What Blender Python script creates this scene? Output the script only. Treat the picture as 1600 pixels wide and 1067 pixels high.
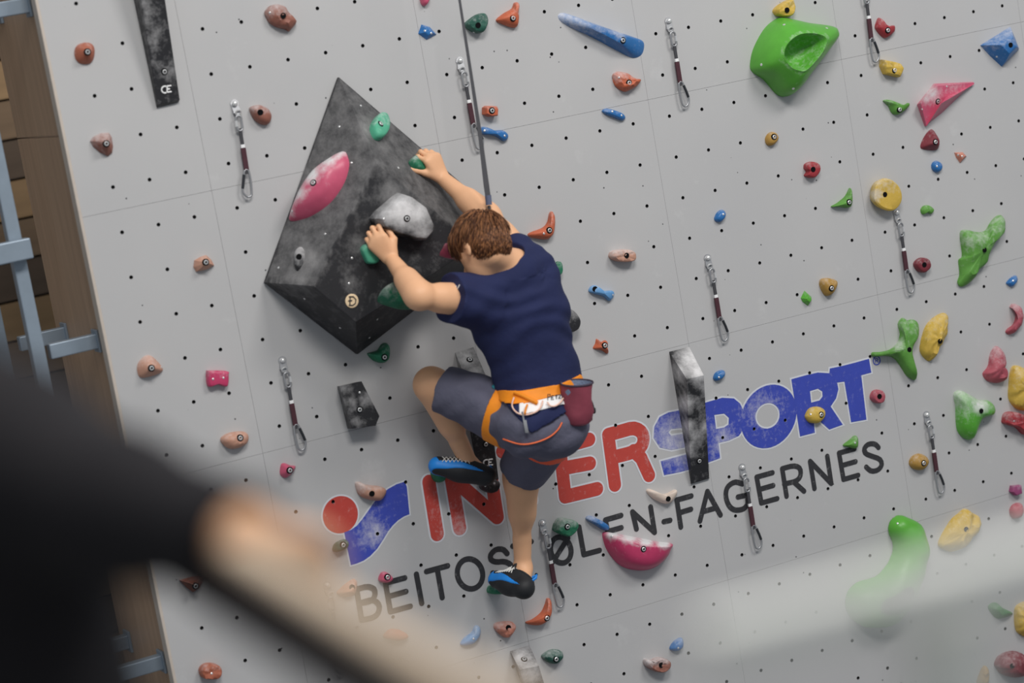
import bpy, bmesh, math, random
import numpy as np
from mathutils import Vector, Matrix, noise
from mathutils.bvhtree import BVHTree
from mathutils.geometry import delaunay_2d_cdt

for o in list(bpy.data.objects): bpy.data.objects.remove(o)
random.seed(5)
rng = np.random.default_rng(5)
scene = bpy.context.scene
COL = scene.collection

# ------------------------------------------------------------------ camera
# pose solved from the regular grid of bolt holes (85 mm lens on a 36 mm sensor)
RC = np.array([[0.8855353790418793, -0.4311601736137528, -0.1729971015782],
               [-0.22035165995170766, -0.06198468431741293, -0.9734490458501589],
               [0.408989288883739, 0.9001437682944767, -0.14989649088268975]])
CC = np.array([-2.86594722, -8.518704, 4.6])
FPX = 85 / 36 * 1600
cam = bpy.data.cameras.new('camera')
cam.lens = 85; cam.sensor_width = 36; cam.clip_start = 0.05; cam.clip_end = 200
cam.dof.use_dof = True; cam.dof.focus_distance = 9.75; cam.dof.aperture_fstop = 1.5
camo = bpy.data.objects.new('camera', cam); COL.objects.link(camo)
camo.matrix_world = Matrix(((RC[0][0], -RC[1][0], -RC[2][0], CC[0]),
                            (RC[0][1], -RC[1][1], -RC[2][1], CC[1]),
                            (RC[0][2], -RC[1][2], -RC[2][2], CC[2]), (0, 0, 0, 1)))
scene.camera = camo

# ------------------------------------------------------------------ light
world = bpy.data.worlds.new('world'); scene.world = world; world.use_nodes = True
world.node_tree.nodes['Background'].inputs[0].default_value = (0.88, 0.945, 1.0, 1)
world.node_tree.nodes['Background'].inputs[1].default_value = 0.42
def area(name, loc, target, size, power, col=(1, .97, .93)):
    l = bpy.data.lights.new(name, 'AREA'); l.shape = 'RECTANGLE'; l.size = size[0]; l.size_y = size[1]
    l.energy = power; l.color = col
    o = bpy.data.objects.new(name, l); COL.objects.link(o); o.location = loc
    o.rotation_euler = (Vector(target) - Vector(loc)).to_track_quat('-Z', 'Y').to_euler()
area('ceiling_lamp_near', (-0.6, -7.0, 10.0), (1.4, 0, 2.4), (3.0, 1.6), 560)
area('ceiling_lamp_far', (4.6, -6.4, 10.0), (2.0, 0, 2.0), (3.0, 1.6), 420)
vs = scene.view_settings
vs.view_transform = 'Standard'; vs.look = 'None'; vs.gamma = 1; vs.use_curve_mapping = False
vs.exposure = -0.36

# ------------------------------------------------------------------ pixel -> place
def ray(x, y):
    return RC.T @ np.array([(x - 800) / FPX, (y - 533.5) / FPX, 1.])
def onY(x, y, Y): d = ray(x, y); return CC + d * ((Y - CC[1]) / d[1])
def onX(x, y, X): d = ray(x, y); return CC + d * ((X - CC[0]) / d[0])
def onZ(x, y, Z): d = ray(x, y); return CC + d * ((Z - CC[2]) / d[2])
def wall(x, y, d=0.): return onY(x, y, -d)          # a point d metres out from the climbing wall
def onP(x, y, p0, n):
    d = ray(x, y); return CC + d * (np.dot(p0 - CC, n) / np.dot(d, n))
def away(parent, x, y, L, far=False):               # point on the pixel's ray at distance L from parent
    d = ray(x, y); d = d / np.linalg.norm(d); w = CC - parent
    b = np.dot(w, d); c = np.dot(w, w) - L * L; q = b * b - c
    q = math.sqrt(max(q, 0)); return CC + d * ((-b + q) if far else (-b - q))
def toward(p, m):                                   # move a point m metres towards the camera
    v = CC - p; return p + v / np.linalg.norm(v) * m
ZO = dict(A1=(0, 0), A2=(400, 0), A3=(800, 0), A4=(1180, 0), B1=(0, 260), B2=(400, 260), B3=(800, 260), B4=(1180, 260),
          C1=(0, 520), C2=(400, 520), C3=(800, 520), C4=(1180, 520), D1=(0, 787), D2=(400, 787), D3=(800, 787), D4=(1180, 787))
def zp(z, pts):
    if z is None: return [tuple(p) for p in pts]
    if z == 'V': return [(400 + x / 2.269, 100 + y / 2.269) for x, y in pts]
    ox, oy = ZO[z]; k = 1600 / 420
    return [(ox + x / k, oy + y / k) for x, y in pts]

# ------------------------------------------------------------------ materials
def lin(c): c /= 255; return c / 12.92 if c <= .04045 else ((c + .055) / 1.055) ** 2.4
def T(r, g, b, k=.75): return tuple(min(.95, lin(float(v)) / k) for v in (r, g, b))
MATS = {}
def mat(name, col, rough=.55, metal=0., nscale=12., namt=.12, bump=0., bscale=60., chalk=False, cscale=45., coord='Object', spec=.4, stretch=None, crange=(.62, 1.25), ccol=(.74, .73, .74), bdist=.004):
    if name in MATS: return MATS[name]
    m = bpy.data.materials.new(name); m.use_nodes = True; MATS[name] = m
    nt = m.node_tree; N = nt.nodes; L = nt.links; b = N['Principled BSDF']
    b.inputs['Roughness'].default_value = rough; b.inputs['Metallic'].default_value = metal
    b.inputs['Specular IOR Level'].default_value = spec
    tc = N.new('ShaderNodeTexCoord'); src = tc.outputs[coord]
    if stretch:
        mp = N.new('ShaderNodeMapping'); mp.inputs['Scale'].default_value = stretch; L.new(src, mp.inputs[0]); src = mp.outputs[0]
    nz = N.new('ShaderNodeTexNoise'); nz.inputs['Scale'].default_value = nscale; nz.inputs['Detail'].default_value = 5
    L.new(src, nz.inputs['Vector'])
    mx = N.new('ShaderNodeMix'); mx.data_type = 'RGBA'
    mx.inputs['A'].default_value = tuple(c * (1 - namt) for c in col) + (1,)
    mx.inputs['B'].default_value = tuple(min(1, c * (1 + namt)) for c in col) + (1,)
    L.new(nz.outputs['Fac'], mx.inputs['Factor']); out = mx.outputs['Result']
    if chalk:
        at = N.new('ShaderNodeAttribute'); at.attribute_name = 'chalk'
        n2 = N.new('ShaderNodeTexNoise'); n2.inputs['Scale'].default_value = cscale; n2.inputs['Detail'].default_value = 8; n2.inputs['Roughness'].default_value = .75
        L.new(src, n2.inputs['Vector'])
        a1 = N.new('ShaderNodeMath'); a1.operation = 'ADD'; L.new(at.outputs['Fac'], a1.inputs[0]); L.new(n2.outputs['Fac'], a1.inputs[1])
        rp = N.new('ShaderNodeMapRange'); rp.inputs['From Min'].default_value = crange[0]; rp.inputs['From Max'].default_value = crange[1]
        L.new(a1.outputs[0], rp.inputs['Value'])
        m2 = N.new('ShaderNodeMix'); m2.data_type = 'RGBA'; m2.inputs['B'].default_value = ccol + (1,)
        L.new(rp.outputs[0], m2.inputs['Factor']); L.new(out, m2.inputs['A']); out = m2.outputs['Result']
        r2 = N.new('ShaderNodeMapRange'); r2.inputs['To Min'].default_value = rough; r2.inputs['To Max'].default_value = .95
        L.new(rp.outputs[0], r2.inputs['Value']); L.new(r2.outputs[0], b.inputs['Roughness'])
    L.new(out, b.inputs['Base Color'])
    if bump:
        bn = N.new('ShaderNodeTexNoise'); bn.inputs['Scale'].default_value = bscale; bn.inputs['Detail'].default_value = 6; L.new(src, bn.inputs['Vector'])
        bp = N.new('ShaderNodeBump'); bp.inputs['Strength'].default_value = bump; bp.inputs['Distance'].default_value = bdist
        L.new(bn.outputs['Fac'], bp.inputs['Height']); L.new(bp.outputs[0], b.inputs['Normal'])
    return m

def wall_mat():
    m = bpy.data.materials.new('painted_panel'); m.use_nodes = True; nt = m.node_tree; N = nt.nodes; L = nt.links; b = N['Principled BSDF']
    b.inputs['Roughness'].default_value = .62; b.inputs['Specular IOR Level'].default_value = .3
    ge = N.new('ShaderNodeNewGeometry'); P = ge.outputs['Position']
    def nz(s, d=4, r=.5):
        n = N.new('ShaderNodeTexNoise'); n.inputs['Scale'].default_value = s; n.inputs['Detail'].default_value = d; n.inputs['Roughness'].default_value = r
        L.new(P, n.inputs['Vector']); return n.outputs['Fac']
    def rng_(v, a, c, t0=0., t1=1.):
        r = N.new('ShaderNodeMapRange'); r.inputs['From Min'].default_value = a; r.inputs['From Max'].default_value = c
        r.inputs['To Min'].default_value = t0; r.inputs['To Max'].default_value = t1; L.new(v, r.inputs['Value']); return r.outputs[0]
    def mix(f, a, c):
        x = N.new('ShaderNodeMix'); x.data_type = 'RGBA'; L.new(f, x.inputs['Factor'])
        for k, s in (('A', a), ('B', c)):
            if isinstance(s, tuple): x.inputs[k].default_value = s + (1,)
            else: L.new(s, x.inputs[k])
        return x.outputs['Result']
    c = mix(nz(1.7, 5), (.475, .475, .485), (.55, .545, .545))
    c = mix(rng_(nz(4.5, 8, .7), .6, .78, 0, .55), c, (.66, .66, .66))             # chalk haze
    c = mix(rng_(nz(9, 9, .75), .66, .74, 0, .22), c, (.30, .30, .31))             # rubber scuffs
    vo = N.new('ShaderNodeTexVoronoi'); vo.inputs['Scale'].default_value = 13; L.new(P, vo.inputs['Vector'])
    speck = rng_(vo.outputs['Distance'], .034, .05, 1, 0)
    mu = N.new('ShaderNodeMath'); mu.operation = 'MULTIPLY'; L.new(speck, mu.inputs[0])
    sp = N.new('ShaderNodeSeparateColor'); L.new(vo.outputs['Color'], sp.inputs[0]); L.new(rng_(sp.outputs[0], .35, .4), mu.inputs[1])
    c = mix(mu.outputs[0], c, (.07, .07, .075))                                   # old screw holes
    L.new(c, b.inputs['Base Color'])
    bp = N.new('ShaderNodeBump'); bp.inputs['Strength'].default_value = .12; bp.inputs['Distance'].default_value = .002
    L.new(nz(220, 3), bp.inputs['Height']); L.new(bp.outputs[0], b.inputs['Normal'])
    return m

STEEL = mat('bright_steel', T(205, 205, 205), .3, .6, namt=.08)
STEELD = mat('grey_steel', T(150, 151, 154), .33, .6, namt=.1)
BLACK = mat('hole_shade_black', (.006, .006, .007), .9, spec=.1)

# ------------------------------------------------------------------ mesh helpers
WL = {}
def finish(o, label=None, cat=None, group=None, kind=None):
    if label: o['label'] = label
    if cat: o['category'] = cat
    if group: o['group'] = group
    if kind: o['kind'] = kind
    return o
def empty(name, loc, **k):
    o = bpy.data.objects.new(name, None); COL.objects.link(o); o.location = Vector(loc); o.empty_display_size = .05
    WL[o.name] = np.array(loc, float); return finish(o, **k)
def obj(name, V, F, m, parent=None, smooth=None, chalk=None, midx=None, **k):
    V = np.asarray(V, float); c = (V.min(0) + V.max(0)) / 2
    me = bpy.data.meshes.new(name); me.from_pydata((V - c).tolist(), [], [tuple(map(int, f)) for f in F])
    bm = bmesh.new(); bm.from_mesh(me); bmesh.ops.recalc_face_normals(bm, faces=bm.faces); bm.to_mesh(me); bm.free()
    for mm in (m if isinstance(m, (list, tuple)) else [m]): me.materials.append(mm)
    if midx is not None: me.polygons.foreach_set('material_index', midx)
    if smooth is not None:
        me.polygons.foreach_set('use_smooth', [True] * len(me.polygons)); me.set_sharp_from_angle(angle=math.radians(smooth))
    if chalk is not None:
        a = me.attributes.new('chalk', 'FLOAT', 'POINT'); a.data.foreach_set('value', np.asarray(chalk, float))
    o = bpy.data.objects.new(name, me); COL.objects.link(o)
    base = WL[parent.name] if parent else np.zeros(3)
    if parent: o.parent = parent
    o.location = Vector(c - base); WL[o.name] = c
    return finish(o, **k)
def raw(o):
    me = o.data; V = np.empty(len(me.vertices) * 3); me.vertices.foreach_get('co', V)
    return V.reshape(-1, 3) + WL[o.name], [tuple(p.vertices) for p in me.polygons]
def bvh(*objs):
    VV = []; FF = []
    for o in objs:
        V, F = raw(o); n = len(VV); VV += V.tolist(); FF += [tuple(i + n for i in f) for f in F]
    return BVHTree.FromPolygons(VV, FF)
def hit(t, x, y):
    d = ray(x, y); d = d / np.linalg.norm(d)
    p, n, i, s = t.ray_cast(Vector(CC), Vector(d))
    if p is None: return None, None
    n = np.array(n); p = np.array(p)
    return p, (n if np.dot(n, d) < 0 else -n)
def frame(n):
    n = np.asarray(n, float); n = n / np.linalg.norm(n)
    a = np.array([0, 0, 1.]) if abs(n[2]) < .9 else np.array([1., 0, 0])
    u = np.cross(a, n); u /= np.linalg.norm(u); return u, np.cross(n, u), n
def box(c, s, ax=None):
    c = np.asarray(c, float); ax = np.eye(3) if ax is None else np.asarray(ax)
    V = [c + ax[0] * s[0] / 2 * i + ax[1] * s[1] / 2 * j + ax[2] * s[2] / 2 * k for i in (-1, 1) for j in (-1, 1) for k in (-1, 1)]
    return V, [(0, 1, 3, 2), (4, 6, 7, 5), (0, 4, 5, 1), (2, 3, 7, 6), (0, 2, 6, 4), (1, 5, 7, 3)]
def bbox_bev(c, s, ax=None, b=.004):                 # box with chamfered edges
    V, F = box((0, 0, 0), s); bm = bmesh.new(); vs_ = [bm.verts.new(v) for v in V]
    for f in F: bm.faces.new([vs_[i] for i in f])
    bmesh.ops.recalc_face_normals(bm, faces=bm.faces)
    bmesh.ops.bevel(bm, geom=list(bm.edges), offset=b, segments=2, affect='EDGES', profile=.5)
    ax = np.eye(3) if ax is None else np.asarray(ax)
    V = [np.asarray(c) + ax[0] * v.co.x + ax[1] * v.co.y + ax[2] * v.co.z for v in bm.verts]
    bm.verts.index_update(); F = [tuple(v.index for v in f.verts) for f in bm.faces]; bm.free(); return V, F
def tube(path, r, n=8, cap=True, closed=False):
    P = np.asarray(path, float); m = len(P); V = []; F = []; rr = r if hasattr(r, '__len__') else [r] * m
    u = None
    for i in range(m):
        if closed: t = P[(i + 1) % m] - P[i - 1]
        else: t = P[min(i + 1, m - 1)] - P[max(i - 1, 0)]
        t = t / (np.linalg.norm(t) + 1e-12)
        if u is None:
            a = np.array([0, 1., 0]) if abs(t[1]) < .9 else np.array([1., 0, 0]); u = np.cross(a, t)
        u = u - t * np.dot(u, t); u /= np.linalg.norm(u) + 1e-12; v = np.cross(t, u)
        for k in range(n):
            a = 2 * math.pi * k / n; V.append(P[i] + (u * math.cos(a) + v * math.sin(a)) * rr[i])
    for i in range(m if closed else m - 1):
        j = (i + 1) % m
        for k in range(n): F.append((i * n + k, i * n + (k + 1) % n, j * n + (k + 1) % n, j * n + k))
    if cap and not closed: F += [tuple(range(n)), tuple(range((m - 1) * n, m * n))]
    return V, F
def merge(*parts):
    V = []; F = []
    for v, f in parts: n = len(V); V += list(v); F += [tuple(i + n for i in q) for q in f]
    return V, F
def lathe(axis_o, n, prof, seg=16, sx=1., sy=1., u=None):
    if u is None: u, v, n = frame(n)
    else: n = np.asarray(n) / np.linalg.norm(n); u = u - n * np.dot(u, n); u /= np.linalg.norm(u); v = np.cross(n, u)
    V = []; F = []; m = len(prof)
    for r, h in prof:
        for k in range(seg):
            a = 2 * math.pi * k / seg; V.append(np.asarray(axis_o) + n * h + u * math.cos(a) * r * sx + v * math.sin(a) * r * sy)
    for i in range(m - 1):
        for k in range(seg): F.append((i * seg + k, i * seg + (k + 1) % seg, (i + 1) * seg + (k + 1) % seg, (i + 1) * seg + k))
    F += [tuple(range(seg)), tuple(range((m - 1) * seg, m * seg))]
    return V, F
def smooth_loop(P, n=44, closed=True):
    P = np.asarray(P, float); m = len(P); out = []
    for q in range(n):
        t = q / n * m if closed else q / (n - 1) * (m - 1)
        i = int(t) if closed else min(int(t), m - 2); s = t - i
        g = (lambda k: P[k % m]) if closed else (lambda k: P[min(max(k, 0), m - 1)])
        a, b, c, d = g(i - 1), g(i), g(i + 1), g(i + 2)
        out.append(.5 * (2 * b + (c - a) * s + (2 * a - 5 * b + 4 * c - d) * s * s + (3 * b - a - 3 * c + d) * s ** 3))
    return np.array(out)

# ------------------------------------------------------------------ the climbing wall
PW, PH = .93083, 1.0
SX0 = -.08406                       # seam left of hole column 3
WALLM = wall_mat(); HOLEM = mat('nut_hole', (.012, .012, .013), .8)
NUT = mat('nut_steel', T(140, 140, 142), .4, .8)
wl = empty('wall_back', (1.9, 0, 0), kind='structure')
def panel_mesh(x0, x1, hx):
    z0, z1 = 0., PH; g = .00045; x0 += g; x1 -= g; z0 += g; z1 -= g
    hz = [(k + .5) / 6 + .0015 for k in range(6)]
    xe = [x0] + [(a + b) / 2 for a, b in zip(hx[:-1], hx[1:])] + [x1]
    ze = [z0] + [(a + b) / 2 for a, b in zip(hz[:-1], hz[1:])] + [z1]
    V = []; F = []; M = []; idx = {}
    def vv(x, y, z):
        k = (round(x, 6), round(y, 6), round(z, 6))
        if k not in idx: idx[k] = len(V); V.append((x, y, z))
        return idx[k]
    r = .0076
    for i, x in enumerate(hx):
        for j, z in enumerate(hz):
            a, b, c, d = xe[i], xe[i + 1], ze[j], ze[j + 1]
            sq = [(b, (c + d) / 2), (b, d), ((a + b) / 2, d), (a, d), (a, (c + d) / 2), (a, c), ((a + b) / 2, c), (b, c)]
            so = [vv(p, 0, q) for p, q in sq]
            ci = [vv(x + r * math.cos(k * math.pi / 4), 0, z + r * math.sin(k * math.pi / 4)) for k in range(8)]
            cb = [vv(x + r * .96 * math.cos(k * math.pi / 4), .011, z + r * .96 * math.sin(k * math.pi / 4)) for k in range(8)]
            for k in range(8):
                l = (k + 1) % 8
                F.append((so[k], so[l], ci[l], ci[k])); M.append(0)
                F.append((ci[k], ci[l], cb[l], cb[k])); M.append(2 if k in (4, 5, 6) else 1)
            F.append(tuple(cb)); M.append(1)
    y = .017
    q = [vv(x0, y, z0), vv(x1, y, z0), vv(x1, y, z1), vv(x0, y, z1)]
    bot = [vv(t, 0, z0) for t in sorted({v[0] for v in V if abs(v[2] - z0) < 1e-9 and v[1] == 0})]
    top = [vv(t, 0, z1) for t in sorted({v[0] for v in V if abs(v[2] - z1) < 1e-9 and v[1] == 0})]
    lef = [vv(x0, 0, t) for t in sorted({v[2] for v in V if abs(v[0] - x0) < 1e-9 and v[1] == 0})]
    rig = [vv(x1, 0, t) for t in sorted({v[2] for v in V if abs(v[0] - x1) < 1e-9 and v[1] == 0})]
    F += [tuple(bot) + (q[1], q[0]), tuple(top) + (q[2], q[3]), tuple(lef) + (q[3], q[0]), tuple(rig) + (q[2], q[1])]; M += [0] * 4
    me = bpy.data.meshes.new('panel'); me.from_pydata(V, [], F)
    for mm in (WALLM, HOLEM, NUT): me.materials.append(mm)
    me.polygons.foreach_set('material_index', M)
    bm = bmesh.new(); bm.from_mesh(me); bmesh.ops.recalc_face_normals(bm, faces=bm.faces)
    f = max(bm.faces, key=lambda f: f.calc_area())
    bm.to_mesh(me); bm.free(); return me
b_ = .18304376 / 1.2; a_ = .16740165 / 1.2; g_ = .20175446 / 1.2
full = panel_mesh(0, PW, [g_ / 2 + b_ * k for k in range(6)])
LX = -.581
narrow = panel_mesh(0, SX0 - LX, [-g_ - (2 - k) * a_ - LX for k in range(3)])
HOLES = []
for r in range(6):
    z0 = r - .002
    for q in range(-1, 6):
        x0 = LX if q < 0 else SX0 + q * PW
        o = bpy.data.objects.new('panel', narrow if q < 0 else full); COL.objects.link(o)
        o.parent = wl; o.location = (x0 - 1.9, 0, z0)
        for k in range(3 if q < 0 else 6):
            for j in range(6):
                HOLES.append((x0 + (-g_ - (2 - k) * a_ - LX if q < 0 else g_ / 2 + b_ * k), z0 + (j + .5) / 6 + .0015))
XR = SX0 + 6 * PW
obj('backing', *box(((LX + XR) / 2, .03, 3), (XR - LX, .024, 6)), mat('seam_backing', T(140, 140, 142), .9), wl)  # mid-grey board filling the gaps between panels
# pale plywood edge along the left end of the wall and the brown return board behind it
obj('trim_1', *bbox_bev((LX - .0062, .022, 3), (.012, .056, 6), b=.003), mat('pale_ply_edge', T(176, 166, 156), .6, nscale=30, namt=.1), kind='structure')
WOOD = mat('brown_ply', T(158, 132, 110), .5, nscale=5, namt=.24, stretch=(7, 7, .5))
ret = empty('wall_side', (LX + .014, .3, 0), kind='structure')
for z0, z1 in ((0, 1.89), (1.895, 4.292), (4.297, 6)):
    obj('board', *bbox_bev((LX + .012, .385, (z0 + z1) / 2), (.018, .66, z1 - z0), b=.002), WOOD, ret)

# surroundings at the left: steel frame, far timber cladding, floor
GALV = mat('galvanised_steel', T(128, 140, 152), .45, .35, nscale=25, namt=.1)
bz = 3.535; by = .14
pe = onY(66, 546, by); px_ = pe[0] - .02
fr = empty('steel_frame', (px_, .3, 0), label='grey galvanised steel support frame standing left of the climbing wall', cat='frame')
obj('post', *bbox_bev((px_, by, 3), (.05, .05, 6), b=.004), GALV, fr)
obj('post', *bbox_bev((px_ - .02, .62, 3), (.05, .05, 6), b=.004), GALV, fr)
for z in (2.3, bz, 4.775):
    for y in (by, .58):
        br = obj('bracket', *bbox_bev(((px_ + LX) / 2 + .02, y, z), (LX - px_ - .045, .045, .055), b=.004), GALV, fr)
        obj('end_plate', *bbox_bev((LX - .002, y, z), (.010, .07, .085), b=.002), GALV, br)
    obj('cross_bar', *bbox_bev((px_, .38, z - .2), (.04, .43, .03), b=.004), GALV, fr)
zc = onY(18, 393, by - .05)[2]
obj('rail', *bbox_bev((px_ - .26, by - .055, zc), (.60, .05, .075), b=.005), GALV, fr)
far = empty('wall_left', (-2.2, 3.6, 0), kind='structure')
CLAD = [mat('cladding_%d' % i, T(*c), .7, nscale=3, namt=.3, stretch=(.6, 1, 6)) for i, c in enumerate(((112, 92, 72), (136, 110, 80), (84, 70, 58)))]
for k in range(34):
    obj('plank', *box((-2.2, 3.6 + .012 * (k % 2), .1 + k * .2), (5.2, .03, .188)), CLAD[(k * 7) % 3], far)
obj('backing', *box((-2.2, 3.66, 3.4), (5.2, .04, 7)), mat('plank_gap_light_stop', T(34, 30, 28), .9), far)  # added behind the planks to keep world light out of the gaps
obj('floor', *box((1., -3.5, -.05), (14, 16, .1)), mat('grey_mat', T(92, 96, 104), .8, bump=.2), kind='structure')

# ------------------------------------------------------------------ holds and volumes
HC = dict(rust=(166, 88, 60), brown=(144, 88, 72), tan=(190, 138, 114), dkgreen=(34, 88, 74), orange=(192, 90, 50), blue=(28, 106, 174),
          ltblue=(88, 150, 205), yellow=(200, 164, 38), ochre=(170, 128, 42), green=(76, 164, 26), green2=(84, 148, 46), dgreen=(44, 122, 44),
          red=(160, 40, 50), dkred=(122, 40, 52), pink=(200, 76, 110), magenta=(196, 46, 98), teal=(66, 168, 132), jade=(16, 112, 78),
          salmon=(196, 120, 96), purple=(150, 62, 112), black=(40, 40, 43), dusty=(40, 40, 43), grey=(120, 120, 124), cream=(226, 200, 184), rose=(172, 74, 88))
def hmat(c):
    rough = .35 if c in ('green', 'blue', 'pink', 'magenta', 'black') else .55
    k = T(*HC[c]); g = .3 * k[0] + .6 * k[1] + .1 * k[2]; k = tuple((v * .88 + g * .12) * .84 for v in k)
    if c == 'dusty': return mat('resin_dusty', T(34, 34, 37), .55, nscale=9, namt=.2, bump=.15, bscale=150, chalk=True, cscale=20., crange=(.5, 1.7), ccol=(.47, .46, .46))
    if c == 'black': return mat('resin_black', T(34, 34, 37), .5, nscale=9, namt=.2, bump=.15, bscale=150, chalk=True, cscale=26., crange=(.56, 1.38))
    return mat('resin_' + c, k, rough, nscale=25, namt=.14, bump=.25 if c not in ('green', 'pink', 'magenta') else .06, bscale=120, chalk=True)
WP = (np.zeros(3), np.array([0., -1, 0]))
PROF = dict(dome=[(1, 0), (1, .18), (.95, .42), (.84, .66), (.66, .86), (.42, .97), (.2, 1.)],
            slab=[(1, 0), (1, .45), (.97, .72), (.9, .9), (.8, .98), (.5, 1.), (.2, 1.02)],
            cone=[(1, 0), (.97, .14), (.8, .4), (.58, .65), (.36, .86), (.2, .96), (.1, 1.)],
            wedge=[(1, 0), (.96, .12), (.74, .5), (.5, .85), (.4, .97), (.25, 1.)])
def cap_bolt(p, n, parent, r=.0085, name='bolt', m=None):
    u, v, n = frame(n); p = p - n * .004
    prof = [(r, 0), (r, .0075), (r * .85, .0085), (r * .55, .0085), (r * .5, .0035)]
    V, F = lathe(p, n, prof, 12)
    return obj(name, V, F, m or STEEL, parent, smooth=35)
def hole_disc(p, n, parent, r=.013):  # flat black disc; the hole's shade is put into its colour
    V, F = lathe(p - n * .004, n, [(r, 0), (r, .0046), (r * .6, .0042), (r * .3, .004)], 14)
    return obj('bolt_hole_disc', V, F, BLACK, parent, smooth=40)
def screw(p, n, parent, r=.0045):
    V, F = lathe(p - n * .002, n, [(r, 0), (r, .003), (r * .7, .004), (r * .2, .0042)], 8)
    return obj('screw', V, F, STEEL, parent, smooth=50)
HOLDS = []
def hold(label, color, z, pts, h=.04, prof='dome', peak=None, bolts=(), holes=(), screws=(), chalk=.22, crisp=False, rough=0., freq=40., plane=WP, shift=.4, name='climbing_hold', group='climbing holds on the grey wall', n=44, spots=()):
    px = np.array(zp(z, pts)); p0, nn = plane
    cen = px.mean(0); d = ray(*cen)
    W = np.array([onP(x, y, p0, nn) for x, y in px])
    par = nn * h - d * (h / np.dot(d, nn))
    W = W - par * shift
    pk = onP(*zp(z, [peak])[0], p0, nn) if peak is not None else W.mean(0) + par * .0
    if peak is not None: pk = pk - par
    if crisp:
        m = len(W); q = max(1, n // m); R = np.array([W[i] * (1 - k / q) + W[(i + 1) % m] * k / q for i in range(m) for k in range(q)])
    else: R = smooth_loop(W, n)
    nn_ = len(R); V = []; F = []
    pr = PROF[prof] if isinstance(prof, str) else prof
    for s, t in pr:
        for q in R:
            p = pk + (q - pk) * s + nn * (t * h)
            V.append(p)
    V.append(pk + nn * (pr[-1][1] * h)); V = np.array(V)
    if rough:
        for i in range(nn_, len(V)):
            v = V[i]; a = noise.noise(Vector(v * freq)); b = noise.noise(Vector(v * freq * 2.3 + 7)); c = abs(noise.noise(Vector(v * freq * .8 + 31)))
            V[i] = v + nn * rough * (a * .9 + b * .5 - c * .8) + np.cross(nn, [0, 0, 1.]) * rough * .35 * b
    for k in range(len(pr) - 1):
        for i in range(nn_):
            j = (i + 1) % nn_; F.append((k * nn_ + i, k * nn_ + j, (k + 1) * nn_ + j, (k + 1) * nn_ + i))
    k = (len(pr) - 1) * nn_; F += [(k + i, k + (i + 1) % nn_, len(V) - 1) for i in range(nn_)]
    F.append(tuple(range(nn_ - 1, -1, -1)))
    # chalk rubs off on upward edges and on the spots that hands use
    zc = V[:, 2]; zz = (zc - zc.min()) / (np.ptp(zc) + 1e-6)
    ch = chalk * (.15 + .85 * np.clip(zz * 1.6 - .6, 0, 1))
    if len(spots):
        q = (V - CC) @ RC.T; P2 = q[:, :2] / q[:, 2:] * FPX + [800, 533.5]
        kz = 2.269 if z == 'V' else (1 if z is None else 1600 / 420)
        for sx, sy, sr, sa in spots:
            s2 = zp(z, [(sx, sy)])[0]; ch = np.maximum(ch, sa * np.clip(1.3 - np.hypot(*(P2 - s2).T) / (sr / kz), 0, 1))
    root = empty(name, W.mean(0), label=label, cat='climbing hold', group=group)
    o = obj('hold_body', V, F, hmat(color), root, smooth=38, chalk=ch)
    t = bvh(o)
    for b in bolts:
        p, nr = hit(t, *zp(z, [b])[0])
        if p is not None: hole_disc(p, nn, root); cap_bolt(p, nn, root)
    for b in holes:
        p, nr = hit(t, *zp(z, [b])[0])
        if p is not None: hole_disc(p + nn * .001, nn, root, .011)
    for b in screws:
        p, nr = hit(t, *zp(z, [b])[0])
        if p is not None: screw(p, nr, root)
    HOLDS.append(o); return root

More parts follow.
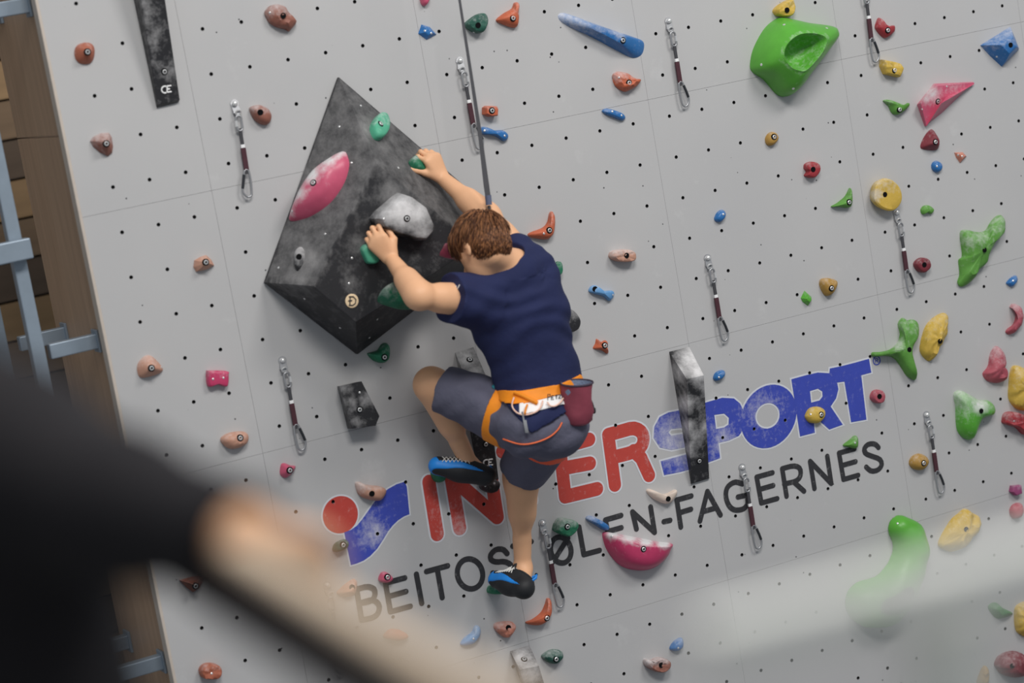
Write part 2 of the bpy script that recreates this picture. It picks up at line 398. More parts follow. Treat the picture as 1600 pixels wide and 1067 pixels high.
def solid(name, label, quads, color, cat='volume', spots=(), bolts=(), screws=(), z=None, div=14, group=None, part='volume_body', root=None, dust=None):
    """faceted volume: each quad of 3-D corners is gridded, so that rubbed-in chalk has a shape of its own"""
    V = []; F = []; D0 = []
    for qi, Q in enumerate(quads):
        a, b, c, d = (np.asarray(q, float) for q in (Q if len(Q) == 4 else (Q[0], Q[1], Q[2], Q[2]))); s = len(V)
        for i in range(div + 1):
            for j in range(div + 1):
                u, w = i / div, j / div; V.append((a * (1 - u) + b * u) * (1 - w) + (d * (1 - u) + c * u) * w); D0.append(dust[qi] if dust else .03)
        for i in range(div):
            for j in range(div):
                k = s + i * (div + 1) + j; F.append((k, k + div + 1, k + div + 2, k + 1))
    bm = bmesh.new(); ly = bm.verts.layers.float.new('dust'); vs_ = [bm.verts.new(v) for v in V]
    for v, q in zip(vs_, D0): v[ly] = q
    for f in F:
        try: bm.faces.new([vs_[i] for i in f])
        except ValueError: pass
    bmesh.ops.remove_doubles(bm, verts=bm.verts, dist=.0004); bmesh.ops.dissolve_degenerate(bm, edges=bm.edges, dist=.0004)
    bm.verts.index_update(); bm.faces.ensure_lookup_table()
    V = np.array([v.co[:] for v in bm.verts]); F = [tuple(v.index for v in f.verts) for f in bm.faces]; ch = np.array([v[ly] for v in bm.verts]); bm.free()
    q = (V - CC) @ RC.T; P2 = q[:, :2] / q[:, 2:] * FPX + [800, 533.5]
    kz = 2.269 if z == 'V' else (1 if z is None else 1600 / 420)
    for sx, sy, sr, sa in spots:
        s2 = zp(z, [(sx, sy)])[0]; ch = np.maximum(ch, .66 * sa * np.exp(-(np.hypot(*(P2 - s2).T) / (sr / kz)) ** 2))
    if root is None:
        c = V.mean(0); c[1] = 0; root = empty(name, c, label=label, cat=cat, group=group)
    o = obj(part, V, F, hmat(color), root, smooth=12, chalk=ch)
    bv = o.modifiers.new('edge', 'BEVEL'); bv.width = .004; bv.segments = 2; bv.limit_method = 'ANGLE'; bv.angle_limit = math.radians(14)
    t = bvh(o)
    for b in bolts:
        p, nr = hit(t, *zp(z, [b])[0])
        if p is not None: hole_disc(p, nr, root); cap_bolt(p, nr, root)
    for b in screws:
        p, nr = hit(t, *zp(z, [b])[0])
        if p is not None: screw(p, nr, root)
    return root, o, t
def wq(z, l): return [wall(*zp(z, [(x, y)])[0], h) for x, y, h in l]
def prism_quads(base, top):
    n = len(base); Q = [(base[i], base[(i + 1) % n], top[(i + 1) % n], top[i]) for i in range(n)]
    if n == 4: Q += [(top[0], top[1], top[2], top[3]), (base[3], base[2], base[1], base[0])]
    else:
        c = sum(top) / n; b = sum(base) / n
        Q += [(c, top[i], top[(i + 1) % n]) for i in range(n)] + [(b, base[(i + 1) % n], base[i]) for i in range(n)]
    return Q

# the large black pyramid volume
RIM = .018
vb = [(527, 121), (805, 361), (556, 553), (412, 441)]
vB = [wall(x, y, .0015) for x, y in vb]; vR = [p + np.array([0, -RIM, 0]) for p in vB]
tA, tB, tC = wall(589, 256, .24), wall(490, 447, .25), wall(556, 503, .25)
nf = np.cross(tB - tA, tC - tA); nf /= np.linalg.norm(nf)
if nf[1] > 0: nf = -nf
tD = onP(745, 384, tA, nf)
Q = [(vB[i], vB[(i + 1) % 4], vR[(i + 1) % 4], vR[i]) for i in range(4)]
Q += [(vR[0], tA, tB, vR[3]), (vR[0], vR[1], tD, tA), (tA, tD, tC, tB), (vR[3], tB, tC, vR[2]), (vR[2], tC, tD, vR[1]), (vB[3], vB[2], vB[1], vB[0])]
vol, volo, volt = solid('pyramid_volume', 'huge black pyramid-shaped volume the climber is clinging to', Q, 'dusty', z='V', div=26, dust=[.05] * 4 + [.26, .23, .0, .0, .0, 0],
    spots=[(165, 400, 60, .55), (120, 470, 60, .4), (175, 690, 60, 1.0), (150, 750, 50, .9), (110, 600, 40, .5), (260, 330, 60, .38), (390, 225, 50, .8), (330, 250, 140, .3),
           (370, 300, 80, .33), (450, 300, 90, .45), (520, 380, 80, .38), (480, 450, 45, .7), (600, 490, 40, .42), (660, 480, 60, .3), (385, 640, 40, .45), (330, 780, 35, .3), (560, 360, 50, .45)],
    screws=[(295, 222), (372, 148), (338, 350), (245, 602), (80, 722), (340, 688), (330, 778), (505, 368), (172, 832), (430, 905), (298, 935), (402, 970), (660, 775)])
def fplane(a, b, c):
    n = np.cross(b - a, c - a); n /= np.linalg.norm(n)
    if np.dot(n, CC - a) < 0: n = -n
    return (a, n)
PL = fplane(vR[0], tA, vR[3]); PR = fplane(vR[0], tA, tD); PC = (tA, nf if np.dot(nf, CC - tA) > 0 else -nf); PB = fplane(vR[2], tC, tD)
GV = 'holds bolted onto the black pyramid volume'
hold('teal oval jug bolted near the top of the black pyramid volume', 'teal', 'V', [(411, 222), (422, 192), (440, 176), (458, 184), (467, 213), (462, 245), (445, 264), (424, 256)], .035, 'slab', bolts=[(442, 212)], plane=PR, group=GV, chalk=.3)
hold('large pink half-moon hold with chalked upper lip on the black volume', 'pink', 'V', [(113, 550), (120, 515), (150, 445), (200, 372), (262, 325), (305, 306), (321, 325), (327, 365), (310, 430), (265, 497), (200, 540), (150, 552)], .075, [(1, 0), (.99, .12), (.86, .42), (.66, .74), (.5, .92), (.3, 1.)], peak=(205, 430), bolts=[(203, 421)], screws=[(128, 521)], plane=PL, group=GV, chalk=.1,
     spots=[(140, 455, 40, .75), (190, 385, 46, .8), (250, 335, 40, .75), (300, 312, 25, .7), (120, 520, 25, .5)], n=60, shift=.25)
hold('small dark grey double-knob hold low on the left of the black volume', 'black', 'V', [(138, 705), (140, 668), (155, 646), (173, 655), (181, 690), (171, 725), (155, 746), (143, 735)], .05, 'dome', holes=[(152, 683)], plane=PL, group=GV, chalk=.55)
hold('large whitish chalk-covered angular hold on the black volume', 'black', 'V', [(415, 548), (440, 518), (515, 455), (545, 464), (600, 505), (632, 578), (625, 600), (600, 628), (560, 625), (480, 602), (430, 578)], .085, [(1, 0), (.96, .35), (.9, .8), (.84, .95), (.7, 1.), (.3, 1.)], bolts=[(535, 548)], screws=[(453, 550)], plane=PC, group=GV, chalk=.3, crisp=True, n=66, shift=.5, spots=[(520, 515, 75, .85), (570, 530, 60, .75), (590, 590, 40, .55), (470, 530, 50, .6)])
hold('small jade hold under the climber\'s left hand', 'teal', 'V', [(374, 655), (398, 635), (440, 645), (432, 700), (400, 708), (385, 690)], .03, 'slab', plane=PC, group=GV)
hold('emerald pointed hold on the underside of the black volume', 'jade', 'V', [(446, 860), (458, 822), (488, 797), (520, 788), (556, 815), (575, 853), (545, 866), (495, 868)], .06, 'wedge', plane=PB, group=GV, chalk=.35)
hold('pink triangular hold half hidden by the climber\'s face', 'pink', 'V', [(658, 687), (668, 662), (682, 643), (720, 650), (735, 680), (730, 696), (690, 694)], .03, 'wedge', holes=[(700, 678)], plane=PB, group=GV)
hold('green hold gripped by the climber\'s right hand', 'jade', 'V', [(549, 345), (560, 327), (596, 312), (612, 345), (604, 380), (575, 374)], .03, 'slab', plane=PR, group=GV, chalk=.35)

# long wedge volumes
def wedge(label, base, top, z, color='black', spots=(), bolts=(), screws=()):
    return solid('wedge_volume', label, prism_quads(wq(z, [(x, y, 0) for x, y in base]), wq(z, top)), color, spots=spots, bolts=bolts, screws=screws, z=z, group='wedge volumes on the grey wall')
w1 = wedge('long black wedge volume hanging down from the top left', [(196, -60), (236, -60), (279, 160), (245, 169)], [(211, -60, .10), (249, -60, .10), (281, 156, .02), (246, 164, .02)], None,
      spots=[(235, 30, 20, .35), (240, 60, 16, .4), (266, 110, 16, .45), (245, 100, 12, .3), (228, 10, 14, .5)], bolts=[(257, 112)])
w2 = wedge('tall chalky grey wedge volume crossing the blue letters', [(935, 112), (1055, 82), (1175, 866), (1065, 900)], [(1040, 275, .12), (1142, 252, .12), (1174, 864, .012), (1066, 896, .012)], 'C3',
      spots=[(1070, 150, 80, 1.3), (1110, 230, 70, 1.3), (1000, 230, 60, 1.0), (1030, 420, 50, 1.2), (1045, 560, 45, 1.1), (1060, 690, 40, .8), (1150, 560, 40, .9), (1110, 420, 50, .45), (1100, 620, 60, .6), (1155, 350, 30, .7)], bolts=[(1115, 762)])
w3 = wedge('dark wedge volume behind the climber\'s raised left leg', [(711, 551), (740, 542), (779, 749), (750, 757)], [(728, 592, .09), (759, 586, .09), (779, 747, .014), (751, 755, .014)], None,
      spots=[(728, 560, 22, .9), (742, 585, 18, .9), (735, 600, 14, .6), (750, 620, 14, .5)], bolts=[(734, 562), (759, 694)])
w4 = wedge('grey wedge volume tip at the bottom edge below the climber', [(797, 1017), (827, 1008), (872, 1140), (842, 1150)], [(812, 1046, .085), (842, 1040, .085), (871, 1138, .014), (843, 1146, .014)], None,
      spots=[(815, 1025, 22, .9), (830, 1050, 22, 1.0)], bolts=[(819, 1030)])
solid('block_volume', 'black trapezoid block volume left of the climber\'s knee', prism_quads(wq('C2', [(478, 318), (598, 290), (700, 490), (678, 548), (545, 575)], ) if 0 else [wall(*p) for p in zp('C2', [(484, 318), (602, 292), (702, 495), (680, 552), (545, 570)])],
      wq('C2', [(497, 316, .07), (628, 288, .07), (735, 495, .075), (713, 552, .075), (570, 572, .07)])), 'black', z='C2', bolts=[(617, 457)], screws=[(617, 355)], spots=[(520, 320, 50, .4), (560, 420, 70, .38), (660, 400, 60, .42), (600, 540, 50, .35)], div=10)

H = hold
H('rust-orange round knob, topmost hold along the left edge', 'rust', 'A1', [(450, 310), (465, 270), (510, 252), (550, 258), (570, 290), (565, 345), (540, 378), (490, 378), (460, 355)], .045, 'cone', peak=(522, 305), bolts=[(521, 309)])
H('brown teardrop hold with chalky top near the left edge', 'brown', 'A1', [(543, 840), (560, 815), (610, 790), (655, 788), (672, 815), (680, 870), (675, 910), (650, 930), (600, 905), (560, 870)], .045, 'cone', peak=(630, 845), bolts=[(633, 855)], chalk=.45, crisp=True)
H('brown oval hold with dark bolt hole beside the left quickdraw', 'brown', 'A1', [(1490, 650), (1512, 630), (1555, 625), (1600, 650), (1619, 690), (1605, 735), (1570, 742), (1520, 712)], .04, 'dome', holes=[(1550, 668)], chalk=.35)
H('brown rocky hold with lobes at the top left', 'brown', 'A2', [(60, 70), (90, 35), (130, 25), (175, 35), (195, 70), (225, 100), (243, 125), (235, 150), (205, 185), (185, 175), (130, 160), (90, 135), (70, 105)], .05, 'dome', rough=.010, freq=28, holes=[(162, 93)], screws=[(82, 75)], chalk=.35)
H('small blue kite-shaped foothold left of the belay strap', 'blue', 'A2', [(990, 145), (1040, 160), (1080, 205), (1020, 237), (970, 200)], .022, 'wedge', screws=[(1005, 183), (1043, 198)], crisp=True)
H('dark green ridged hold right of the belay strap top', 'dkgreen', 'A2', [(1250, 140), (1275, 115), (1310, 90), (1345, 78), (1370, 90), (1372, 130), (1350, 190), (1310, 195), (1280, 180), (1258, 165)], .045, 'slab', rough=.007, freq=30, holes=[(1322, 150)], screws=[(1296, 192)])
H('orange curved fin hold at the top beside dark green hold', 'orange', 'A2', [(1437, 120), (1480, 80), (1530, 50), (1545, 15), (1568, 20), (1562, 70), (1565, 110), (1555, 160), (1520, 160), (1480, 145)], .04, 'dome', bolts=[(1530, 108)])
H('pink hold cut off by the top edge left of the strap', 'pink', 'A2', [(982, -30), (1010, -42), (1035, -25), (1030, 8), (1010, 35), (988, 22)], .03, 'dome')
H('small orange block hold right of the belay strap', 'orange', 'A2', [(1355, 640), (1370, 630), (1425, 632), (1433, 650), (1430, 690), (1390, 695), (1355, 680)], .04, 'slab', bolts=[(1405, 658)], crisp=True, n=42)
H('blue bone-shaped foothold under the small orange block', 'blue', 'A2', [(1338, 778), (1350, 755), (1380, 758), (1420, 775), (1470, 775), (1503, 800), (1500, 830), (1475, 840), (1440, 815), (1400, 803), (1355, 800)], .03, 'dome', screws=[(1360, 778), (1480, 808)])
H('long sloping blue bar hold at the top centre', 'blue', 'A3', [(288, 95), (310, 75), (370, 88), (480, 130), (620, 180), (740, 220), (795, 245), (800, 290), (780, 330), (730, 342), (640, 300), (500, 225), (370, 165), (310, 130)], .055, 'wedge', bolts=[(660, 240)], chalk=.5, n=60, spots=[(420, 130, 60, .4), (640, 190, 60, .4)])
H('orange-red rocky hold above the blue oval chip', 'orange', 'A3', [(610, 445), (640, 425), (690, 435), (740, 465), (775, 475), (750, 510), (710, 535), (680, 545), (640, 525), (615, 490)], .045, 'dome', rough=.011, freq=34, bolts=[(697, 493)], screws=[(637, 462)], chalk=.4)
H('small blue oval chip foothold with two screws', 'blue', 'A3', [(540, 660), (565, 645), (610, 655), (660, 675), (678, 700), (660, 717), (610, 700), (560, 680)], .025, 'dome', screws=[(597, 663), (652, 687)])
H('small ochre knob below the big green bowl hold', 'ochre', 'A4', [(68, 820), (90, 790), (120, 787), (140, 815), (125, 850), (95, 868), (72, 855)], .03, 'dome', bolts=[(113, 815)])
H('yellow ridged hold above the big green bowl hold', 'yellow', 'A4', [(115, 60), (150, 25), (215, -5), (228, 40), (220, 85), (180, 102), (130, 90)], .04, 'slab', rough=.006, freq=45, holes=[(190, 60)])
H('red crescent hold at the top right beside the quickdraw', 'red', 'A4', [(722, 155), (742, 105), (765, 135), (800, 155), (832, 152), (830, 190), (785, 225), (755, 210), (730, 180)], .035, 'dome', bolts=[(790, 180)])
H('yellow double-ridged block hold below the red crescent', 'yellow', 'A4', [(750, 355), (805, 365), (860, 380), (873, 410), (855, 460), (770, 440), (750, 395)], .04, 'slab', rough=.008, freq=36, bolts=[(830, 418)], crisp=True)
H('green winged triangular hold left of the pink wedge', 'green2', 'A4', [(770, 600), (800, 593), (850, 612), (890, 625), (918, 612), (920, 630), (890, 660), (850, 683), (820, 670), (800, 630)], .035, 'dome', bolts=[(860, 652)])
H('large blue angular wedge hold in the top right corner', 'blue', 'A4', [(1363, 268), (1440, 220), (1540, 158), (1568, 225), (1592, 290), (1490, 395), (1420, 330)], .07, 'wedge', peak=(1510, 270), holes=[(1520, 268)], screws=[(1438, 337)], crisp=True, n=49, chalk=.4)
H('dark red pointed hold directly under the pink wedge', 'dkred', 'A4', [(995, 875), (1020, 810), (1060, 768), (1090, 800), (1107, 840), (1095, 890), (1030, 892)], .04, 'wedge', bolts=[(1073, 845)])
H('tiny salmon triangular chip near the right edge', 'salmon', 'A4', [(1190, 908), (1240, 905), (1264, 930), (1225, 970), (1200, 935)], .02, 'wedge', screws=[(1208, 922), (1232, 930)], crisp=True)
H('round blue button foothold under the dark red hold', 'blue', 'A4', [(1055, 985), (1065, 965), (1085, 957), (1110, 975), (1112, 1008), (1087, 1027), (1062, 1012)], .025, 'dome', screws=[(1082, 990)])
H('small red notched knob left of the green fin', 'red', 'A4', [(298, 1003), (303, 975), (340, 962), (375, 980), (377, 1020), (345, 1058), (300, 1047), (312, 1022)], .035, 'slab', holes=[(345, 1008)])
H('tan wedge pocket hold left of the black volume', 'tan', 'B1', [(1160, 600), (1165, 560), (1200, 540), (1235, 528), (1265, 555), (1283, 590), (1240, 615), (1175, 628)], .045, 'cone', peak=(1225, 572), bolts=[(1225, 570)], crisp=True, n=40)
H('orange boomerang hold above the climber\'s right shoulder', 'orange', 'B3', [(103, 405), (125, 390), (190, 365), (220, 330), (230, 280), (245, 268), (258, 300), (255, 360), (245, 405), (215, 433), (160, 430), (115, 420)], .04, 'dome', peak=(222, 385), bolts=[(223, 380)], screws=[(190, 400)], n=52)
H('green hold peeking out from behind the climber\'s back', 'jade', 'B3', [(222, 625), (250, 590), (280, 565), (293, 590), (290, 635), (255, 660), (225, 650)], .035, 'slab', bolts=[(263, 620)])
H('tan rectangular pocketed hold right of the climber', 'tan', 'B3', [(588, 520), (610, 500), (690, 495), (728, 518), (728, 555), (690, 568), (630, 565), (590, 545)], .045, 'slab', rough=.005, freq=50, holes=[(682, 530)], chalk=.45)
H('pale blue bone-shaped foothold right of the climber\'s back', 'ltblue', 'B3', [(463, 745), (475, 715), (505, 710), (550, 740), (600, 740), (611, 765), (585, 800), (545, 772), (500, 760)], .03, 'dome', holes=[(495, 730)], screws=[(600, 765)])
H('black round hold partly hidden by the climber\'s lower back', 'black', 'B3', [(285, 850), (320, 842), (360, 862), (392, 915), (382, 965), (345, 987), (300, 980)], .06, 'slab', chalk=.4)
H('blue bean foothold above the centre right quickdraw', 'blue', 'B3', [(1212, 300), (1230, 270), (1255, 258), (1273, 277), (1265, 310), (1238, 332), (1213, 322)], .025, 'dome', screws=[(1258, 285)])
H('small orange star-like hold right of the climber\'s waist', 'orange', 'C3', [(490, 95), (502, 65), (510, 35), (530, 55), (562, 45), (578, 62), (568, 90), (582, 115), (570, 125), (540, 105)], .03, 'wedge', bolts=[(553, 75)])
H('green three-cornered fin hold left of the yellow disc', 'green2', 'B4', [(460, 240), (500, 215), (545, 175), (570, 128), (578, 165), (576, 220), (560, 246), (510, 242)], .035, 'dome', peak=(555, 215), bolts=[(560, 213)])
H('round yellow disc hold above a hanging quickdraw', 'yellow', 'B4', [(685, 165), (700, 100), (750, 70), (800, 85), (840, 130), (852, 190), (832, 238), (790, 265), (730, 248), (690, 208)], .055, [(.8, 0), (.92, .3), (1, .7), (.97, .92), (.88, 1.), (.5, .97), (.2, .94)], holes=[(772, 167)], chalk=.3, spots=[(720, 170, 50, .5)])
H('tiny green bean foothold right of the yellow disc', 'green2', 'B4', [(990, 257), (1010, 233), (1040, 233), (1066, 258), (1050, 283), (1025, 275), (1000, 286)], .022, 'dome')
H('big green branching hold near the right edge', 'green2', 'B4', [(1237, 400), (1270, 378), (1330, 390), (1385, 385), (1420, 330), (1465, 290), (1490, 310), (1488, 380), (1440, 430), (1390, 530), (1375, 590), (1310, 640), (1290, 690), (1245, 717), (1222, 690), (1235, 640), (1228, 560), (1250, 530)], .06, 'dome', rough=.016, freq=13, holes=[(1365, 497)], chalk=.28, n=64, spots=[(1280, 450, 60, .32), (1350, 420, 60, .3)])
H('dark red round pocket hold beside the right quickdraw', 'dkred', 'B4', [(950, 580), (975, 550), (1005, 543), (1030, 560), (1035, 600), (1000, 632), (965, 615)], .035, 'slab', holes=[(1007, 585)])
H('ochre rounded triangular knob above the green diamond chip', 'ochre', 'B4', [(392, 700), (400, 672), (440, 665), (487, 680), (486, 715), (460, 760), (430, 771), (405, 740)], .04, 'dome', bolts=[(455, 725)])
H('tiny green diamond chip below the ochre knob', 'green', 'B4', [(278, 785), (300, 740), (340, 775), (341, 800), (320, 830), (290, 808)], .025, 'wedge', crisp=True, n=42)
H('small blue chip foothold at the right edge', 'blue', 'B4', [(1500, 692), (1530, 660), (1556, 650), (1561, 680), (1532, 715), (1510, 707)], .022, 'dome', screws=[(1535, 680)])
H('pink curved banana hold at the right edge', 'rose', 'B4', [(1525, 838), (1545, 818), (1582, 835), (1597, 882), (1582, 950), (1532, 1000), (1503, 990), (1510, 970), (1548, 938), (1562, 885), (1545, 852)], .04, 'dome', rough=.006, chalk=.35)
H('green three-armed claw hold right of the blue letters', 'green2', 'C4', [(865, -50), (890, -88), (920, -72), (950, -78), (978, -55), (980, 0), (950, 60), (938, 140), (965, 258), (960, 283), (915, 255), (880, 200), (840, 152), (780, 138), (715, 142), (712, 118), (760, 115), (820, 100), (860, 60), (878, 10)], .055, 'dome', peak=(905, 95), rough=.010, freq=16, holes=[(917, 100)], n=64, chalk=.22, spots=[(850, 70, 45, .5)])
H('yellow pitted rock hold beside the green claw', 'yellow', 'C4', [(995, 110), (1005, 30), (1030, -40), (1075, -90), (1140, -117), (1152, -60), (1135, 30), (1090, 100), (1060, 165), (1030, 160)], .05, 'dome', rough=.012, freq=38, holes=[(1102, 50)])
H('pink-red three-lobed hold near the right edge', 'rose', 'C4', [(1370, 240), (1400, 200), (1412, 130), (1445, 80), (1480, 110), (1492, 170), (1480, 200), (1502, 230), (1492, 280), (1450, 300), (1400, 290), (1375, 265)], .05, 'dome', rough=.012, freq=24, chalk=.35)
H('yellow flaky hold cut off by the right edge', 'yellow', 'C4', [(1525, 330), (1545, 205), (1620, 215), (1690, 300), (1650, 440), (1590, 462), (1532, 410)], .06, 'dome', rough=.014, freq=25)
H('dark red block hold cut off by the right edge', 'red', 'C4', [(1482, 520), (1495, 480), (1540, 470), (1600, 490), (1680, 510), (1690, 600), (1610, 608), (1560, 565), (1490, 542)], .05, 'slab', rough=.008, screws=[(1540, 525)])
H('glossy green three-cornered hold near the right edge', 'green', 'C4', [(1200, 370), (1230, 345), (1270, 360), (1340, 400), (1400, 405), (1433, 440), (1430, 485), (1362, 510), (1330, 570), (1305, 632), (1265, 632), (1225, 590), (1214, 520), (1212, 440)], .065, 'dome', peak=(1290, 470), holes=[(1345, 465)], chalk=.5, n=56, spots=[(1340, 430, 70, .6), (1260, 460, 60, .35)])
H('small red round pocket hold right of the last blue letter', 'rose', 'C4', [(692, 375), (710, 345), (745, 340), (764, 370), (755, 410), (725, 419), (697, 400)], .035, 'slab', holes=[(740, 378)])
H('yellow bean hold screwed over the blue letters', 'yellow', 'C4', [(305, 490), (330, 450), (380, 440), (416, 460), (416, 500), (380, 537), (330, 535), (308, 512)], .035, 'dome', bolts=[(393, 487)], screws=[(330, 485)])
H('small green fin foothold above the last black letters', 'green2', 'C4', [(530, 670), (565, 640), (600, 612), (613, 635), (606, 686), (562, 682)], .03, 'dome', screws=[(595, 655)])
H('ochre knob left of the lower right quickdraw', 'ochre', 'C4', [(927, 780), (940, 740), (985, 720), (1025, 740), (1033, 775), (1000, 816), (950, 810)], .04, 'dome', bolts=[(1003, 775)])
H('small purple square chip at the right edge', 'purple', 'C4', [(1518, 945), (1525, 910), (1575, 905), (1581, 955), (1545, 968)], .028, 'slab', crisp=True)
H('small salmon round hold at the right edge below the purple chip', 'rose', 'D4', [(1523, 42), (1545, 5), (1585, -2), (1597, 40), (1580, 82), (1540, 88)], .035, 'dome')
H('yellow shell-ribbed hold above the white railing', 'yellow', 'D4', [(1105, 240), (1130, 180), (1180, 100), (1225, 60), (1265, 32), (1310, 60), (1346, 82), (1346, 150), (1310, 195), (1250, 262), (1180, 290), (1120, 268)], .055, 'dome', rough=.012, freq=30, holes=[(1257, 153)])
H('dark green leaf-like foothold at the lower right', 'dgreen', 'D4', [(1395, 622), (1410, 595), (1445, 590), (1480, 620), (1540, 650), (1530, 667), (1460, 687), (1425, 667)], .035, 'wedge')
H('yellow rocky hold cut off at the lower right edge', 'yellow', 'D4', [(1557, 640), (1580, 600), (1640, 590), (1680, 690), (1640, 790), (1580, 775), (1560, 730)], .05, 'dome', rough=.012, freq=28)
H('dark red striped boulder hold in the bottom right corner', 'dkred', 'D4', [(1443, 960), (1470, 910), (1540, 882), (1610, 900), (1640, 970), (1610, 1025), (1540, 1037), (1480, 1017), (1455, 985)], .07, 'dome', rough=.008, freq=26, holes=[(1530, 965)])
H('pale yellow chip hold at the bottom edge behind the railing post', 'ochre', 'D4', [(1322, 1075), (1350, 990), (1375, 965), (1390, 1000), (1385, 1075), (1350, 1095)], .03, 'dome', rough=.006)
H('tan triangular pocket hold at the left edge', 'tan', 'C1', [(825, 220), (835, 175), (870, 140), (905, 137), (940, 165), (976, 210), (970, 235), (920, 258), (845, 268)], .05, 'cone', peak=(902, 205), bolts=[(902, 210)], screws=[(960, 205)], chalk=.35)
H('crimson square plate foothold left of the quickdraw', 'magenta', 'C1', [(1232, 235), (1250, 225), (1350, 228), (1358, 250), (1350, 318), (1295, 308), (1240, 318)], .03, 'slab', screws=[(1268, 275), (1330, 268)], n=49)
H('tan oval hold just above the dark sleeve', 'tan', 'C1', [(1320, 635), (1350, 605), (1410, 590), (1465, 592), (1484, 620), (1470, 660), (1420, 688), (1370, 690), (1335, 665)], .045, 'dome', rough=.004, bolts=[(1430, 625)])
H('green hooked jug just below the black volume\'s tip', 'jade', 'C2', [(672, 127), (690, 118), (730, 105), (755, 70), (780, 62), (798, 85), (796, 140), (780, 170), (745, 180), (700, 162)], .045, 'dome', peak=(762, 140), bolts=[(765, 145)])
H('pink heart-shaped small hold below the left quickdraw', 'pink', 'C2', [(150, 825), (158, 785), (180, 778), (215, 792), (242, 795), (235, 820), (205, 855), (180, 866), (155, 850)], .04, 'cone', peak=(200, 815), bolts=[(202, 818)], chalk=.1)
H('salmon curved hold on the blue emblem', 'tan', 'C2', [(598, 900), (620, 888), (660, 905), (740, 915), (778, 935), (770, 970), (740, 1000), (680, 995), (620, 965)], .045, 'dome', holes=[(690, 957)], chalk=.5)
H('black round hold below the dark wedge by the climber\'s heel', 'black', 'C2', [(1338, 910), (1350, 875), (1395, 862), (1435, 880), (1442, 905), (1425, 940), (1385, 952), (1350, 935)], .05, 'slab', screws=[(1365, 910), (1418, 895)])
H('green foothold under the climber\'s left toe', 'jade', 'C2', [(1050, 838), (1080, 800), (1125, 820), (1128, 865), (1105, 890), (1070, 885)], .05, 'dome')
H('glossy blue oval chip above the blue letters', 'blue', 'C3', [(1203, 270), (1215, 240), (1245, 222), (1268, 228), (1266, 255), (1240, 280), (1215, 286)], .025, 'dome', screws=[(1232, 265)])
H('cream and salmon smile-shaped hold below the red letters', 'cream', 'C3', [(808, 945), (825, 930), (870, 952), (920, 960), (978, 935), (986, 955), (960, 1000), (930, 1018), (890, 1010), (840, 982)], .035, 'dome', holes=[(930, 988)], chalk=.2)
H('brown triangular hold below the dark sleeve', 'rust', 'D1', [(1073, 460), (1140, 443), (1215, 425), (1214, 470), (1190, 510), (1155, 531), (1120, 505)], .045, 'cone', peak=(1160, 485), bolts=[(1163, 492)], crisp=True, n=42)
H('brown layered hold at the bottom left', 'rust', 'D1', [(1190, 995), (1210, 960), (1260, 950), (1310, 970), (1313, 1015), (1280, 1041), (1210, 1036)], .045, 'slab', rough=.007, freq=40, screws=[(1260, 1010)])
H('dark green oval foothold left of the blue emblem', 'dkgreen', 'D2', [(463, 267), (480, 235), (530, 213), (554, 230), (545, 260), (500, 284), (470, 286)], .035, 'dome', bolts=[(520, 245)])
H('pink nub hold over the second black letter', 'pink', 'D2', [(735, 455), (750, 415), (780, 408), (816, 440), (800, 466), (760, 472)], .035, 'dome', bolts=[(783, 437)])
H('salmon hold beside the first black letter', 'tan', 'D2', [(490, 530), (540, 480), (590, 450), (611, 475), (596, 540), (560, 556), (510, 552)], .04, 'cone', holes=[(573, 497)], chalk=.3)
H('faint salmon hold blurred behind the wooden handrail', 'salmon', 'D2', [(765, 792), (800, 750), (860, 752), (910, 785), (880, 812), (810, 812)], .035, 'dome')
H('blue and white crescent foothold at the bottom', 'ltblue', 'D2', [(1222, 837), (1245, 800), (1290, 765), (1310, 728), (1336, 735), (1336, 780), (1300, 830), (1250, 846)], .03, 'dome', screws=[(1295, 803)], chalk=.5)
H('salmon three-lobed pocket hold below the climber\'s foot', 'salmon', 'D2', [(1425, 740), (1440, 710), (1520, 703), (1548, 725), (1535, 770), (1495, 800), (1450, 772)], .045, 'dome', rough=.008, freq=34, holes=[(1503, 738)], chalk=.35)
H('green foothold under the climber\'s right toe', 'jade', 'D2', [(1388, 522), (1400, 492), (1450, 490), (1477, 512), (1470, 536), (1402, 538)], .06, 'dome')
H('green ring-textured hold over the struck-through letter', 'jade', 'D3', [(255, 140), (270, 105), (300, 85), (370, 100), (383, 125), (370, 160), (330, 192), (290, 182), (256, 162)], .055, 'slab', rough=.007, freq=30, bolts=[(330, 137)], chalk=.45)
H('blue stick foothold on top of the pink half-moon', 'blue', 'D3', [(445, 86), (470, 72), (530, 98), (577, 130), (577, 156), (545, 156), (500, 127), (455, 102)], .03, 'dome', chalk=.4)
H('orange boomerang hold below the climber\'s right foot', 'orange', 'D3', [(90, 707), (130, 690), (180, 650), (205, 600), (215, 565), (235, 575), (239, 640), (216, 690), (172, 723), (110, 721)], .04, 'dome', peak=(200, 672), bolts=[(208, 680)], n=52)
H('dark green rock hold at the bottom beside the grey wedge', 'dkgreen', 'D3', [(183, 912), (215, 880), (255, 868), (300, 880), (306, 915), (270, 953), (220, 946)], .04, 'dome', rough=.005, bolts=[(263, 925)], chalk=.35)
H('blue leaf-shaped foothold at the bottom centre', 'blue', 'D3', [(945, 857), (970, 820), (1010, 798), (1021, 820), (1016, 855), (985, 878), (952, 872)], .028, 'dome', screws=[(990, 858)], chalk=.3)
H('chalky brown two-pocket hold at the bottom', 'brown', 'D3', [(795, 925), (830, 932), (880, 915), (935, 935), (930, 972), (890, 1002), (840, 992), (796, 962)], .045, 'slab', rough=.008, freq=38, holes=[(890, 960)], chalk=.6)
